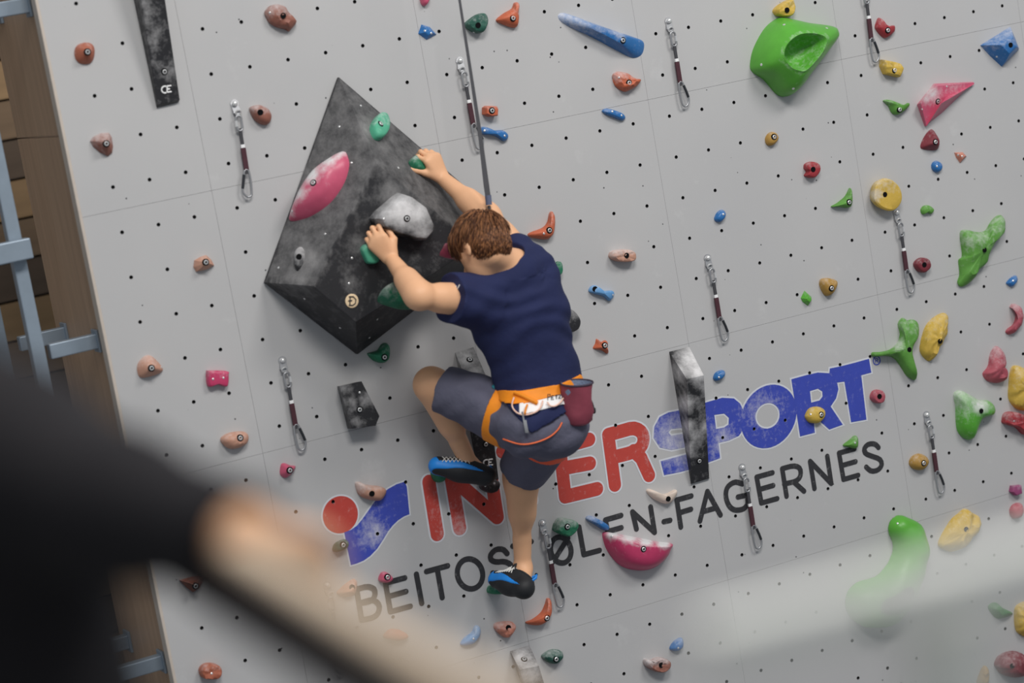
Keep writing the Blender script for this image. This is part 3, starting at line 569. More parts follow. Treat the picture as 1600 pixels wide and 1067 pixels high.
H('big pink half-moon hold with white upper lip under the letters', 'magenta', 'D3', [(550, 172), (620, 178), (760, 205), (880, 228), (955, 238), (950, 265), (920, 322), (850, 380), (760, 399), (655, 372), (582, 295), (552, 225)], .09, [(1, 0), (.985, .15), (.9, .45), (.76, .75), (.6, .92), (.35, 1.)], peak=(770, 262), bolts=[(783, 270)], screws=[(593, 195)], chalk=.1, n=64, shift=.12,
  spots=[(600, 178, 45, .9), (700, 196, 50, .9), (800, 215, 50, .9), (900, 232, 45, .9)])

# large green bowl hold, built from an outline with a raised oval rim and a dish
def bowl_hold():
    z = 'A4'
    out = [(0, 370), (20, 280), (80, 170), (140, 115), (190, 100), (330, 130), (470, 150), (500, 180), (495, 215), (420, 310), (320, 440), (250, 540), (200, 570), (150, 550), (80, 470), (10, 420)]
    rim = [(160, 335), (180, 262), (250, 204), (330, 192), (400, 205), (430, 235), (412, 295), (370, 355), (300, 425), (250, 425), (200, 400)]
    n = 72; h = .15
    B = smooth_loop([wall(x, y) for x, y in zp(z, out)], n); B[:, 0] -= .025
    Rm = smooth_loop([wall(x, y, h) for x, y in zp(z, rim)], n)
    def align(A, C):   # start both loops at the same bearing
        c = C.mean(0); a0 = A - A.mean(0); c0 = C - c
        aa = np.unwrap(np.arctan2(a0[:, 2], a0[:, 0])); out_ = []
        ang = np.arctan2(c0[:, 2], c0[:, 0])
        for t in np.arctan2(a0[:, 2], a0[:, 0]): out_.append(C[np.argmin(np.abs(np.angle(np.exp(1j * (ang - t)))))])
        return np.array(out_)
    dens = smooth_loop([wall(x, y, h) for x, y in zp(z, rim)], 720); Rm = align(B, dens)
    cen = Rm.mean(0); rings = []
    yv = np.array([0, -1., 0])
    for s_, t in ((0, 0), (.01, .14), (.10, .36), (.28, .6), (.52, .78), (.78, .9), (.92, .98), (1, 1.0)):
        R_ = B * (1 - s_) + Rm * s_; R_[:, 1] = -t * h; rings.append(R_)
    for s_, dy in ((.95, -.006), (.88, -.0), (.80, .024), (.68, .060), (.45, .085), (.15, .092)):
        R_ = cen + (Rm - cen) * s_; R_[:, 1] = -h + dy; rings.append(R_)
    V = np.concatenate(rings); F = []; m = len(rings)
    for k in range(m - 1):
        for i in range(n): j = (i + 1) % n; F.append((k * n + i, k * n + j, (k + 1) * n + j, (k + 1) * n + i))
    F += [tuple(range((m - 1) * n, m * n)), tuple(range(n - 1, -1, -1))]
    ch = np.concatenate([np.full(n, .0 if k < 6 else (.16 if k < 9 else .14)) for k in range(m)])
    root = empty('climbing_hold', B.mean(0), label='huge glossy green hold with an oval bowl at the top right', cat='climbing hold', group='climbing holds on the grey wall')
    o = obj('hold_body', V, F, hmat('green'), root, smooth=60, chalk=ch); t = bvh(o)
    for b in ((172, 147), (426, 168), (37, 385), (227, 527)):
        p, nr = hit(t, *zp(z, [b])[0])
        if p is not None: screw(p, nr, root, .006)
bowl_hold()
g0 = wq('A4', [(963, 622, 0), (1062, 498, 0), (1296, 488, 0), (1290, 500, 0), (1112, 672, 0), (1008, 752, 0)])
g1 = wq('A4', [(985, 612, .05), (1085, 512, .05), (1303, 492, .012), (1304, 500, .012), (1108, 615, .085), (1020, 750, .02)])
r_, o_, t_ = solid('climbing_hold', 'pink angular wedge hold with chalked top near the top right', prism_quads(g0, g1), 'pink', cat='climbing hold', z='A4', bolts=[(1087, 604)], screws=[(993, 650), (1140, 515)], spots=[(1050, 560, 60, .9), (1020, 585, 50, .7), (1180, 530, 80, .35)], div=10, group='climbing holds on the grey wall')

# ------------------------------------------------------------------ painted lettering on the wall
RED = mat('red_print', T(170, 62, 54), .6, nscale=30, namt=.1, chalk=True)
BLU = mat('blue_print', T(52, 66, 156), .6, nscale=30, namt=.1, chalk=True)
BLK = mat('black_print', T(44, 44, 47), .6, nscale=30, namt=.15, chalk=True)
WHT = mat('pale_outline', T(190, 192, 198), .6, namt=.05)
def P2(z, pts): return [np.array([w[0], w[2]]) for w in (wall(*p) for p in zp(z, pts))]
def Pm(*zs):                                        # path over several zoom frames: ('C2', (x, y)), ...
    return [P2(z, [p])[0] for z, p in zs]
def capsule(a, b, r, n=10):
    d = b - a; L = np.linalg.norm(d); d = d / L if L > 1e-9 else np.array([1., 0]); ang = math.atan2(d[1], d[0]); out = []
    for k in range(n + 1): t = ang - math.pi / 2 + math.pi * k / n; out.append(b + r * np.array([math.cos(t), math.sin(t)]))
    for k in range(n + 1): t = ang + math.pi / 2 + math.pi * k / n; out.append(a + r * np.array([math.cos(t), math.sin(t)]))
    return out
def stroke(path, r): return [capsule(path[i], path[i + 1], r) for i in range(len(path) - 1)]
def curve(path, n=20, closed=False): return list(smooth_loop(np.array(path), n, closed)) + ([smooth_loop(np.array(path), n, closed)[0]] if closed else [])
def poly_off(P, d):
    P = np.array(P); n = len(P); A = sum(P[i][0] * P[(i + 1) % n][1] - P[(i + 1) % n][0] * P[i][1] for i in range(n)); s = 1 if A > 0 else -1; out = []
    for i in range(n):
        e1 = P[i] - P[i - 1]; e2 = P[(i + 1) % n] - P[i]; e1 /= np.linalg.norm(e1) + 1e-9; e2 /= np.linalg.norm(e2) + 1e-9
        n1 = np.array([e1[1], -e1[0]]) * s; n2 = np.array([e2[1], -e2[0]]) * s; m = n1 + n2; m /= np.linalg.norm(m) + 1e-9
        out.append(P[i] + m * d / max(.5, np.dot(m, n1)))
    return out
LAY = [0]
def print_mesh(name, pos, neg, m, parent, y, chalk=None):
    LAY[0] += 1; y = y + .00005 * (LAY[0] % 14)
    allp = np.array([q for p in pos for q in p]); lo = allp.min(0) - .01; hi = allp.max(0) + .01
    hc = [[np.array([hx + .0076 * math.cos(k * math.pi / 4), hz + .0076 * math.sin(k * math.pi / 4)]) for k in range(8)] for hx, hz in HOLES if lo[0] < hx < hi[0] and lo[1] < hz < hi[1]]
    polys = list(pos) + list(neg) + hc; npos = len(pos); V = []; Fc = []
    polys = [p if sum(p[i][0] * p[(i + 1) % len(p)][1] - p[(i + 1) % len(p)][0] * p[i][1] for i in range(len(p))) > 0 else list(p)[::-1] for p in polys]
    for p in polys: s0 = len(V); V += [Vector(q) for q in p]; Fc.append(list(range(s0, len(V))))
    v, e, f, ov, oe, of = delaunay_2d_cdt(V, [], Fc, 0, 1e-6)
    keep = [t for t, src in zip(f, of) if any(i < npos for i in src) and not any(i >= npos for i in src)]
    used = sorted({i for t in keep for i in t}); mp = {u: k for k, u in enumerate(used)}
    VV = [(v[u][0], -y, v[u][1]) for u in used]
    # a thin film with real thickness
    VV = np.array(VV); FF = [tuple(mp[i] for i in t) for t in keep]
    c = chalk or (lambda p: np.full(len(p), .06))
    me = obj(name, VV, FF, m, parent, chalk=c(VV)); return me
def worn(spots):
    def fn(V):
        q = (V - CC) @ RC.T; P = q[:, :2] / q[:, 2:] * FPX + [800, 533.5]; ch = np.full(len(V), .06)
        for sx, sy, sr, sa in spots: ch = np.maximum(ch, sa * np.clip(1.3 - np.hypot(P[:, 0] - sx, P[:, 1] - sy) / sr, 0, 1))
        return ch
    return fn
KZ = 3.8095; SC = 1 / 372.                            # metres per photo pixel on this stretch of wall
def letter(root, pos_w, neg, m, strokes=None, r=0., outline=0., polys=()):
    pos = list(polys)
    for st in (strokes or []): pos += stroke(st, r)
    if outline:
        op = [poly_off(p, outline) for p in polys]
        for st in (strokes or []): op += stroke(st, r + outline)
        print_mesh('letter_outline', op, [poly_off(p, -outline) for p in neg] if neg else [], WHT, root, .0003)
    return print_mesh('letter', pos, neg or [], m, root, .0013, worn([(1060, 690, 55, .45), (1130, 690, 30, .4), (1190, 640, 40, .28), (720, 830, 40, .3)]))
def zr(name, label, cat): return empty(name, wall(960, 740), label=label, cat=cat)
em = zr('painted_emblem', 'printed emblem of red ball and waving blue flag left of the lettering', 'emblem')
c0 = P2(None, [(531.7, 804)])[0]; ex = P2(None, [(558.3, 799)])[0] - c0; rr = .0715
circ = [c0 + np.array([math.cos(t) * rr, math.sin(t) * rr]) for t in np.linspace(0, 2 * math.pi, 48, endpoint=False)]
print_mesh('ball_outline', [[c0 + (p - c0) * 1.09 for p in circ]], [], WHT, em, .0004)
print_mesh('ball', [circ], [], RED, em, .0010, worn([(540, 800, 20, .25)]))
fl = [(525, 170), (565, 155), (600, 130), (632, 92), (665, 45), (700, -5), (740, -52), (785, -88), (835, -116), (885, -132), (897, -100), (913, 62), (880, 75), (845, 98), (812, 130), (785, 165), (755, 215), (720, 268), (680, 310), (640, 338), (600, 355), (565, 365), (545, 270)]
flp = P2('D2', fl)
print_mesh('flag_outline', [poly_off(flp, .006)], [], WHT, em, .0004)
print_mesh('flag', [flp], [], BLU, em, .0010, worn([(588, 832, 22, .45), (575, 800, 30, .2)]))

big = zr('painted_lettering', 'large red and blue capital lettering printed across the grey wall', 'lettering')
RW = 10.3 * SC; OW = 2.6 * SC
LT = lambda st, m=RED, r=RW: letter(big, None, None, m, st, r, OW)
LT([Pm(('C2', (1028, 886)), ('D2', (1078, 180)))])                                                          # I
LT([Pm(('C2', (1160, 858)), ('D2', (1212, 145))), Pm(('C2', (1166, 862)), ('D2', (1434, 80))), Pm(('C2', (1392, 812)), ('D2', (1436, 80)))])   # N
LT([Pm((None, (785, 705)), (None, (842, 692))), Pm((None, (813, 700)), (None, (829, 782)))])                # T
LT([P2('C3', [(458, 634), (284, 682), (316, 974), (505, 928)]), P2('C3', [(300, 806), (462, 776)])])        # E
bowl_r = curve(P2('C3', [(572, 606), (650, 585), (722, 568), (770, 592), (782, 640), (760, 688), (700, 715), (610, 738)]), 18)
LT([P2('C3', [(572, 606), (612, 905)]), bowl_r, P2('C3', [(722, 702), (768, 745), (815, 848)])])            # R
BL = lambda polys, neg: letter(big, None, [P2(z, q) for z, q in neg], BLU, None, 0, OW, [P2(z, q) for z, q in polys])
BL([('C3', [(842, 625), (846, 560), (878, 500), (930, 474), (1000, 460), (1120, 428), (1132, 500), (1010, 562), (1120, 540), (1160, 590), (1168, 680), (1140, 760), (1080, 806), (1000, 828), (905, 847), (884, 764), (1040, 722), (1050, 676), (950, 697), (880, 682)])],
   [('C3', [(930, 592), (946, 572), (1005, 566), (1030, 580), (1020, 600), (946, 612)])])                    # S
BL([('C3', [(1120, 425), (1160, 412), (1250, 386), (1320, 390), (1356, 420), (1385, 480), (1385, 560), (1350, 612), (1290, 640), (1228, 655), (1238, 745), (1165, 772)])],
   [('C3', [(1203, 488), (1262, 480), (1290, 505), (1288, 545), (1262, 563), (1214, 572)])])                 # P
oc = np.array([(1200.5, 650.5)]); oo = [(1200.8 + 43.5 * math.cos(t) - 3 * math.sin(t), 650.5 + 49.5 * math.sin(t) - 5 * math.cos(t)) for t in np.linspace(0, 2 * math.pi, 40, endpoint=False)]
oi = [(1199 + 19 * math.cos(t), 649.5 + 20 * math.sin(t) - 2 * math.cos(t)) for t in np.linspace(0, 2 * math.pi, 24, endpoint=False)]
BL([(None, oo)], [(None, oi)])                                                                               # O
BL([('C4', [(214, 276), (300, 252), (372, 236), (440, 240), (482, 272), (494, 335), (480, 390), (448, 438), (520, 546), (440, 575), (378, 520), (345, 500), (354, 594), (266, 616)])],
   [('C4', [(325, 346), (372, 332), (398, 348), (400, 378), (382, 402), (332, 415)])])                       # R
BL([('C4', [(443, 212), (520, 196), (600, 175), (676, 154), (690, 236), (630, 252), (661, 516), (570, 532), (530, 290), (484, 296), (440, 245)])], [])      # T
rc = P2('C4', [(722, 165)])[0]
ring_o = [rc + .0198 * np.array([math.cos(t), math.sin(t)]) for t in np.linspace(0, 6.283, 24, endpoint=False)]; ring_i = [rc + .0150 * np.array([math.cos(t), math.sin(t)]) for t in np.linspace(0, 6.283, 24, endpoint=False)]
print_mesh('trademark_ring', [ring_o], [ring_i], BLU, big, .0010)
print_mesh('trademark_letter', stroke(P2('C4', [(716, 178), (713, 154), (724, 152), (730, 158), (726, 164), (716, 166)]), .0016) + stroke(P2('C4', [(722, 165), (731, 176)]), .0016), [], BLU, big, .0010)

small = zr('painted_lettering', 'smaller black capital lettering printed below the red and blue word', 'lettering')
BW = 4.1 * SC
def BK(*paths): letter(small, None, None, BLK, list(paths), BW)
def ring(z, cx, cy, rx, ry, tilt=-14, n=34):
    t0 = math.radians(tilt); o = []
    for t in np.linspace(0, 2 * math.pi, n):
        x, y = rx * math.cos(t), ry * math.sin(t); o.append((cx + x * math.cos(t0) - y * math.sin(t0), cy + x * math.sin(t0) + y * math.cos(t0)))
    return P2(z, o)
BK(P2('D2', [(598, 505), (628, 690)]), curve(P2('D2', [(600, 508), (660, 493), (702, 508), (705, 550), (680, 578), (615, 592)]), 14), curve(P2('D2', [(615, 592), (690, 572), (730, 600), (728, 645), (695, 676), (628, 690)]), 14))   # B
BK(P2('D2', [(885, 441), (770, 472), (800, 642), (918, 610)]), P2('D2', [(786, 552), (892, 522)]))            # E
BK(P2('D2', [(954, 419), (986, 592)]))                                                                       # I
BK(P2('D2', [(1014, 403), (1140, 369)]), P2('D2', [(1078, 388), (1108, 558)]))                               # T
BK(ring('D2', 1273, 417, 75, 90))                                                                            # O
BK(curve(P2('D2', [(1494, 296), (1470, 272), (1430, 272), (1398, 300), (1398, 332), (1430, 346), (1480, 344), (1518, 366), (1520, 402), (1490, 428), (1445, 432), (1408, 412)]), 26))   # S
BK(P2(None, [(801, 853), (830, 846)]), P2(None, [(815, 850), (824, 892)]))                                   # T
BK(ring('D3', 290, 275, 60, 78), P2('D3', [(243, 345), (332, 205)]))                                         # struck O
BK(P2('D3', [(398, 138), (427, 302), (520, 277)]))                                                           # L
BK(P2('D3', [(648, 69), (555, 96), (584, 240), (680, 210)]), P2('D3', [(568, 165), (650, 142)]))             # E
BK(P2('D3', [(740, 150), (716, 48), (848, 170), (824, 18)]))                                                 # N
BK(P2('D3', [(903, 106), (940, 98)]))                                                                        # dash
BK(Pm(('C3', (1066, 970)), ('C3', (980, 994)), ('D3', (1004, 138))), P2('D3', [(992, 54), (1064, 32)]))      # F
BK(Pm(('D3', (1118, 102)), ('C3', (1162, 943)), ('D3', (1240, 66))), P2('D3', [(1136, 46), (1206, 26)]))     # A
BK(curve(Pm(('C3', (1370, 898)), ('C3', (1325, 888)), ('C3', (1282, 918)), ('C3', (1272, 970)), ('C3', (1290, 1026)), ('D3', (1325, 36)), ('D3', (1375, 30)), ('D3', (1402, 2))), 24), Pm(('D3', (1402, 2)), ('C3', (1400, 964)), ('C3', (1344, 976))))   # G
BK(P2('C4', [(102, 832), (8, 858), (36, 1012), (130, 986)]), P2('C4', [(22, 932), (106, 908)]))              # E
BK(P2('C4', [(186, 972), (160, 808)]), curve(P2('C4', [(160, 808), (225, 792), (264, 806), (268, 850), (240, 882), (172, 898)]), 14), P2('C4', [(228, 886), (290, 942)]))   # R
BK(P2('C4', [(352, 926), (326, 764), (452, 896), (428, 734)]))                                               # N
BK(P2('C4', [(590, 690), (498, 715), (525, 872), (612, 847)]), P2('C4', [(512, 790), (596, 766)]))           # E
BK(curve(P2('C4', [(733, 682), (712, 662), (675, 662), (650, 686), (655, 716), (695, 734), (740, 752), (752, 785), (730, 815), (690, 822), (660, 798)]), 24))   # S

# maker's marks on the wedges and the volume
WM = mat('white_mark', T(225, 225, 228), .6, namt=.03)
def mark_on(t, root, paths, r, m, name='maker_mark', off=.0012):
    parts = []
    for p in paths:
        pts = []
        for x, y in p:
            q, n_ = hit(t, x, y)
            if q is not None: pts.append(q + n_ * off)
        if len(pts) > 1: parts.append(tube(pts, r, 6))
    if parts: obj(name, *merge(*parts), m, root, smooth=50)
def oe(cx, cy, s):
    a = [(cx + s * (-.35 + .62 * math.cos(t)), cy + s * (.62 * math.sin(t)) + .12 * s) for t in np.linspace(-1.2, -5.1, 14)]
    return [a, [(cx + .05 * s, cy - .5 * s), (cx + .05 * s, cy + .6 * s)], [(cx + .0 * s, cy - .5 * s), (cx + .8 * s, cy - .62 * s)], [(cx + .05 * s, cy + .05 * s), (cx + .55 * s, cy - .03 * s)], [(cx + .05 * s, cy + .6 * s), (cx + .85 * s, cy + .48 * s)]]
for (wr, wo, wt), (cx, cy, s) in ((w1, (260.5, 139, 8.5)), (w3, (763, 722, 8))):
    mark_on(wt, wr, oe(cx, cy, s), .0028, WM)
p, n_ = hit(volt, 549.5, 470)
V, F = lathe(p - n_ * .002, n_, [(.026, 0), (.026, .005), (.024, .006), (.012, .006)], 24)
dsk = obj('wooden_badge', V, F, mat('birch_badge', T(205, 182, 150), .55), vol, smooth=40)
tb = bvh(dsk)
mark_on(tb, dsk, [[(547, 463), (546.5, 477)], [(545, 463.5), (552, 463.5), (556, 468), (555, 474), (551, 477), (545, 477)], [(544, 470), (550, 469.5)]], .0022, BLK, 'badge_letter')

# ------------------------------------------------------------------ quickdraws
WEB = mat('grey_webbing', T(58, 58, 62), .8, nscale=80, namt=.2); SLV = mat('maroon_sleeve', T(66, 36, 44), .7, nscale=60, namt=.2); TAG = mat('white_tag', T(214, 214, 216), .5)
GATE = mat('dark_gate', T(52, 54, 58), .4, .5)
def make_draw(i, bolt, bot, label, mirror=False):
    a = wall(*bolt); b = wall(*bot); d = b - a; L = .345; ang = math.atan2(d[0], -d[2])
    ca, sa = math.cos(ang), math.sin(ang); sx = -1 if mirror else 1
    def W(x, y, z):                                    # local: x right, y out of the wall, z up
        x *= sx; return a + np.array([x * ca - z * sa, -y, x * sa + z * ca]) if 0 else a + np.array([x * ca - z * sa, -y, x * sa + z * ca])
    def TW(VF): return [W(*v) for v in VF[0]], VF[1]
    root = empty('quickdraw', a, label=label, cat='quickdraw', group='quickdraws hanging on the wall')
    plate = [(.016 * math.cos(t), .016 * math.sin(t)) for t in np.linspace(-.6, 3.74, 14)] + [(-.017, -.03), (-.010, -.040), (.004, -.042), (.012, -.034)]
    n = len(plate); V = [(x, 0.0, z) for x, z in plate] + [(x, .004 + max(0, -z - .012) * .5, z) for x, z in plate]
    F = [tuple(range(n)), tuple(range(n, 2 * n))] + [(k, (k + 1) % n, n + (k + 1) % n, n + k) for k in range(n)]
    hg = obj('hanger', *TW((V, F)), STEELD, root, smooth=30)
    obj('hanger_ring', *TW(tube([(-.004 + .010 * math.cos(t), .018 + .004 * math.sin(t), -.034 + .009 * math.sin(t)) for t in np.linspace(0, 6.283, 14, endpoint=False)], .0035, 6, closed=True)), STEEL, hg, smooth=60)
    V, F = lathe(np.zeros(3), np.array([0, 1., 0]), [(.0105, .002), (.0105, .010), (.009, .014), (.005, .0165), (.001, .017)], 14); obj('bolt', *TW((V, F)), STEEL, root, smooth=60)
    pts = [(.011 * math.cos(t), .020, -.073 + .017 * (1 if math.sin(t) > 0 else -1) + .011 * math.sin(t)) for t in np.linspace(0, 6.283, 20, endpoint=False)]
    lk = obj('quick_link', *TW(tube(pts, .0042, 7, closed=True)), STEELD, root, smooth=60)
    obj('link_nut', *TW(tube([(.011, .020, -.062), (.011, .020, -.084)], .0062, 6)), STEEL, lk, smooth=30)
    def strap(z0, z1, w, th, y, m, nm, par=root):
        zs = np.linspace(z0, z1, 5); V = []; F = []
        for z in zs: V += [(-w, y - th, z), (w, y - th, z), (w, y + th, z), (-w, y + th, z)]
        for q in range(4):
            for k in range(4): F.append((q * 4 + k, q * 4 + (k + 1) % 4, q * 4 + 4 + (k + 1) % 4, q * 4 + 4 + k))
        F += [(0, 1, 2, 3), (16, 17, 18, 19)]
        return obj(nm, *TW((V, F)), m, par, smooth=40)
    sl = strap(-.092, -.262, .0062, .0028, .019, WEB, 'sling')
    strap(-.165, -.248, .0088, .0045, .019, SLV, 'sleeve', sl); strap(-.152, -.164, .0072, .004, .019, TAG, 'tag', sl)
    k = [(-.008, -.262), (-.006, -.250), (.002, -.245), (.010, -.251), (.013, -.262), (.021, -.290), (.027, -.312), (.026, -.328), (.016, -.343), (.005, -.346), (-.004, -.338), (-.0075, -.315), (-.009, -.288)]
    lo = smooth_loop(np.array(k), 40)
    body = [(x, .020, z) for x, z in lo]
    cb = obj('carabiner', *TW(tube(body, .0042, 7, closed=True)), STEELD, root, smooth=60)
    obj('gate', *TW(tube([(.013, .020, -.262), (.021, .021, -.290), (.0265, .020, -.312)], .0056, 7)), GATE, cb, smooth=60)
    return root
for i, (b0, b1, lb, mir) in enumerate([((366, 162), (387, 293), 'quickdraw hanging left of the black volume, gate facing left', True), ((718, 95), (741, 221), 'quickdraw hanging beside the belay strap', False),
        ((1044, 33), (1063, 155), 'quickdraw at the top right of the long blue bar', False), ((1346, -32), (1361, 92), 'quickdraw cut off by the top edge beside red crescent hold', False),
        ((1105, 403), (1125, 524), 'quickdraw hanging above the chalky grey wedge volume', False), ((1400, 332), (1416, 449), 'quickdraw hanging directly below the yellow disc', False),
        ((441, 563), (464, 692), 'quickdraw left of the black block volume', False), ((1447, 648), (1463, 762), 'quickdraw beside the ochre knob at lower right', False),
        ((1159, 730), (1177, 846), 'quickdraw hanging over the black letters', False), ((847, 817), (868, 938), 'quickdraw beside the climber\'s lower right leg', False),
        ((511, 914), (531, 1038), 'quickdraw at the bottom left blurred by the handrail', True)]):
    make_draw(i, b0, b1, lb, mir)

# ------------------------------------------------------------------ bodies: smooth unions of tapered limbs, one surface each
def nrm(v): v = np.asarray(v, float); return v / (np.linalg.norm(v) + 1e-12)
def cone(a, b, r1, r2, k=.02, flat=None, op='u', ends='round'):
    a = np.asarray(a, float); b = np.asarray(b, float); rm = max(r1, r2)
    def fn(P):
        Q, A, B, s = P, a, b, 1.
        if flat is not None:
            n, f = flat; n = nrm(n); g = 1 / f - 1
            Q = P + (P @ n)[..., None] * n * g; A = a + n * np.dot(a, n) * g; B = b + n * np.dot(b, n) * g; s = (1 + f) / 2
        ba = B - A; L2 = np.dot(ba, ba) + 1e-12; pa = Q - A; t = (pa @ ba) / L2; h = np.clip(t, 0, 1)
        d = np.linalg.norm(pa - h[..., None] * ba, axis=-1) - (r1 + (r2 - r1) * h)
        if ends == 'flat':
            L = math.sqrt(L2); ax = np.maximum(-t * L, (t - 1) * L); d = np.maximum(d, ax)
        return d * s
    return dict(fn=fn, lo=np.minimum(a, b) - rm, hi=np.maximum(a, b) + rm, k=k, op=op)
def ell(c, r, ax=None, k=.02, op='u'):
    c = np.asarray(c, float); r = np.asarray(r, float); ax = np.eye(3) if ax is None else np.asarray(ax)
    def fn(P):
        q = (P - c) @ ax.T; k0 = np.linalg.norm(q / r, axis=-1); k1 = np.linalg.norm(q / (r * r), axis=-1) + 1e-9
        return k0 * (k0 - 1) / k1
    m = r.max(); return dict(fn=fn, lo=c - m, hi=c + m, k=k, op=op)
def sdf_mesh(prims, vox, cuts=(), warp=None, grow=0.):
    us = [p for p in prims if p['op'] == 'u']
    lo = np.min([p['lo'] for p in us], 0) - vox * 3 - grow; hi = np.max([p['hi'] for p in us], 0) + vox * 3 + grow
    n = np.ceil((hi - lo) / vox).astype(int) + 1; D = np.full(n, .08, np.float32)
    axs = [lo[i] + vox * np.arange(n[i]) for i in range(3)]
    for p in prims:
        m = p['k'] + .03 + grow; i0 = np.maximum(((p['lo'] - m - lo) / vox).astype(int), 0); i1 = np.minimum(((p['hi'] + m - lo) / vox).astype(int) + 2, n)
        if (i1 <= i0).any(): continue
        sl = tuple(slice(a, b) for a, b in zip(i0, i1))
        G = np.stack(np.meshgrid(*[axs[i][sl[i]] for i in range(3)], indexing='ij'), -1)
        d = p['fn'](G).astype(np.float32); c = D[sl]; k = max(p['k'], 1e-5)
        if p['op'] == 'u': d = d - grow; h = np.maximum(k - np.abs(c - d), 0) / k; D[sl] = np.minimum(c, d) - h * h * k * .25
        else: d = -d; h = np.maximum(k - np.abs(c - d), 0) / k; D[sl] = np.maximum(c, d) + h * h * k * .25
    if warp is not None or len(cuts):
        near = np.argwhere(D < .03); P = lo + near * vox; v = D[tuple(near.T)]
        if warp is not None: v = v + warp(P)
        for cp, cn in cuts: v = np.maximum(v, (P - cp) @ nrm(cn))
        D[tuple(near.T)] = v
    ins = D < 0; c = np.zeros(n - 1, np.int8)
    for o in np.ndindex(2, 2, 2): c += ins[o[0]:n[0] - 1 + o[0], o[1]:n[1] - 1 + o[1], o[2]:n[2] - 1 + o[2]]
    act = np.argwhere((c > 0) & (c < 8)); idx = np.full(n - 1, -1, np.int64); idx[tuple(act.T)] = np.arange(len(act))
    acc = np.zeros((len(act), 3)); cnt = np.zeros(len(act))
    for ax in range(3):
        for o in np.ndindex(2, 2):
            a = np.insert(np.array(o), ax, 0); b = a.copy(); b[ax] = 1
            va = D[tuple((act + a).T)]; vb = D[tuple((act + b).T)]; m = (va < 0) != (vb < 0)
            t = np.where(m, va / (va - vb + 1e-20), 0); q = np.tile(a.astype(float), (len(act), 1)); q[:, ax] += t
            acc[m] += q[m]; cnt[m] += 1
    V = lo + vox * (act + acc / cnt[:, None]); F = []
    for ax in range(3):
        s0 = [slice(1, m - 1) for m in n]; s1 = list(s0); s0[ax] = slice(0, n[ax] - 1); s1[ax] = slice(1, n[ax])
        e = np.argwhere(ins[tuple(s0)] != ins[tuple(s1)]); off = np.array([1, 1, 1]); off[ax] = 0; e = e + off
        u, w = [(1, 2), (2, 0), (0, 1)][ax]; du = np.zeros(3, int); du[u] = 1; dw = np.zeros(3, int); dw[w] = 1
        q = np.stack([idx[tuple((e - du - dw).T)], idx[tuple((e - dw).T)], idx[tuple(e.T)], idx[tuple((e - du).T)]], 1)
        fl = ins[tuple(e.T)]; q[~fl] = q[~fl][:, ::-1]; F.append(q)
    F = np.concatenate(F); F = F[(F >= 0).all(1)]
    return V, F
def blob(name, prims, vox, m, parent, cuts=(), warp=None, grow=0., smooth=60, **k):
    V, F = sdf_mesh(prims, vox, cuts, warp, grow); c = (V.min(0) + V.max(0)) / 2
    me = bpy.data.meshes.new(name); me.vertices.add(len(V)); me.vertices.foreach_set('co', (V - c).ravel())
    me.loops.add(F.size); me.loops.foreach_set('vertex_index', F.ravel().astype(np.int32))
    me.polygons.add(len(F)); me.polygons.foreach_set('loop_start', np.arange(0, F.size, 4, dtype=np.int32)); me.update(calc_edges=True); me.validate()
    me.polygons.foreach_set('use_smooth', np.ones(len(me.polygons), bool))
    if smooth < 60: me.set_sharp_from_angle(angle=math.radians(smooth))
    me.materials.append(m); o = bpy.data.objects.new(name, me); COL.objects.link(o)
    base = WL[parent.name] if parent else np.zeros(3)
    if parent: o.parent = parent
    o.location = Vector(c - base); WL[o.name] = c; return finish(o, **k)
def rot(v, ax, a):
    ax = nrm(ax); c, s = math.cos(a), math.sin(a); return v * c + np.cross(ax, v) * s + ax * np.dot(ax, v) * (1 - c)
def hand(wrist, u, n, thumb, flex=((.35, 1.3, .8),) * 4, tflex=.5, spread=.10, sc=1.):
    """palm, four unequal bent fingers and a thumb off the side of the palm; thumb = unit vector towards the thumb side"""
    u = nrm(u); n = nrm(n - u * np.dot(n, u)); w = nrm(np.cross(u, n)); w = w if np.dot(w, thumb) > 0 else -w
    pr = []; L = .088 * sc; offs = [.030, .010, -.010, -.028]; ln = [(.043, .026, .020), (.047, .029, .021), (.043, .027, .020), (.034, .020, .018)]
    bend = np.cross(n, u)                               # turning u about this axis moves it away from n, towards the palm
    if np.dot(rot(u, bend, .5), n) > 0: bend = -bend
    for i, o in enumerate(offs):
        o *= sc; mcp = wrist + u * (L - abs(i - 1.2) * .005) + w * o
        pr.append(cone(wrist + u * .010 + w * o * .55, mcp, .015 * sc, .0135 * sc, .012))
        d = nrm(u + w * spread * (1.5 - i) * .6); p = mcp; a = 0; rr = (.0102, .0094, .0086, .0076)
        for s in range(3):
            a += flex[i][s]; q = p + rot(d, bend, a) * ln[i][s] * sc; pr.append(cone(p, q, rr[s] * sc, rr[s + 1] * sc, .0035)); p = q
    pr.append(cone(wrist + u * .03 + w * .004, wrist + u * .07 + w * .002, .030 * sc, .034 * sc, .015, flat=(n, .45)))
    t0 = wrist + u * .022 * sc + w * .022 * sc - n * .006; t1 = t0 + nrm(u * .75 + w * .75 - n * .35) * .040 * sc
    t2 = t1 + nrm(u + w * (.55 - tflex) - n * .45) * .032 * sc; t3 = t2 + nrm(u * .9 + w * (.3 - tflex) - n * .6) * .026 * sc
    pr += [cone(t0, t1, .018 * sc, .014 * sc, .012), cone(t1, t2, .0118 * sc, .0108 * sc, .004), cone(t2, t3, .0108 * sc, .0085 * sc, .004)]
    return pr

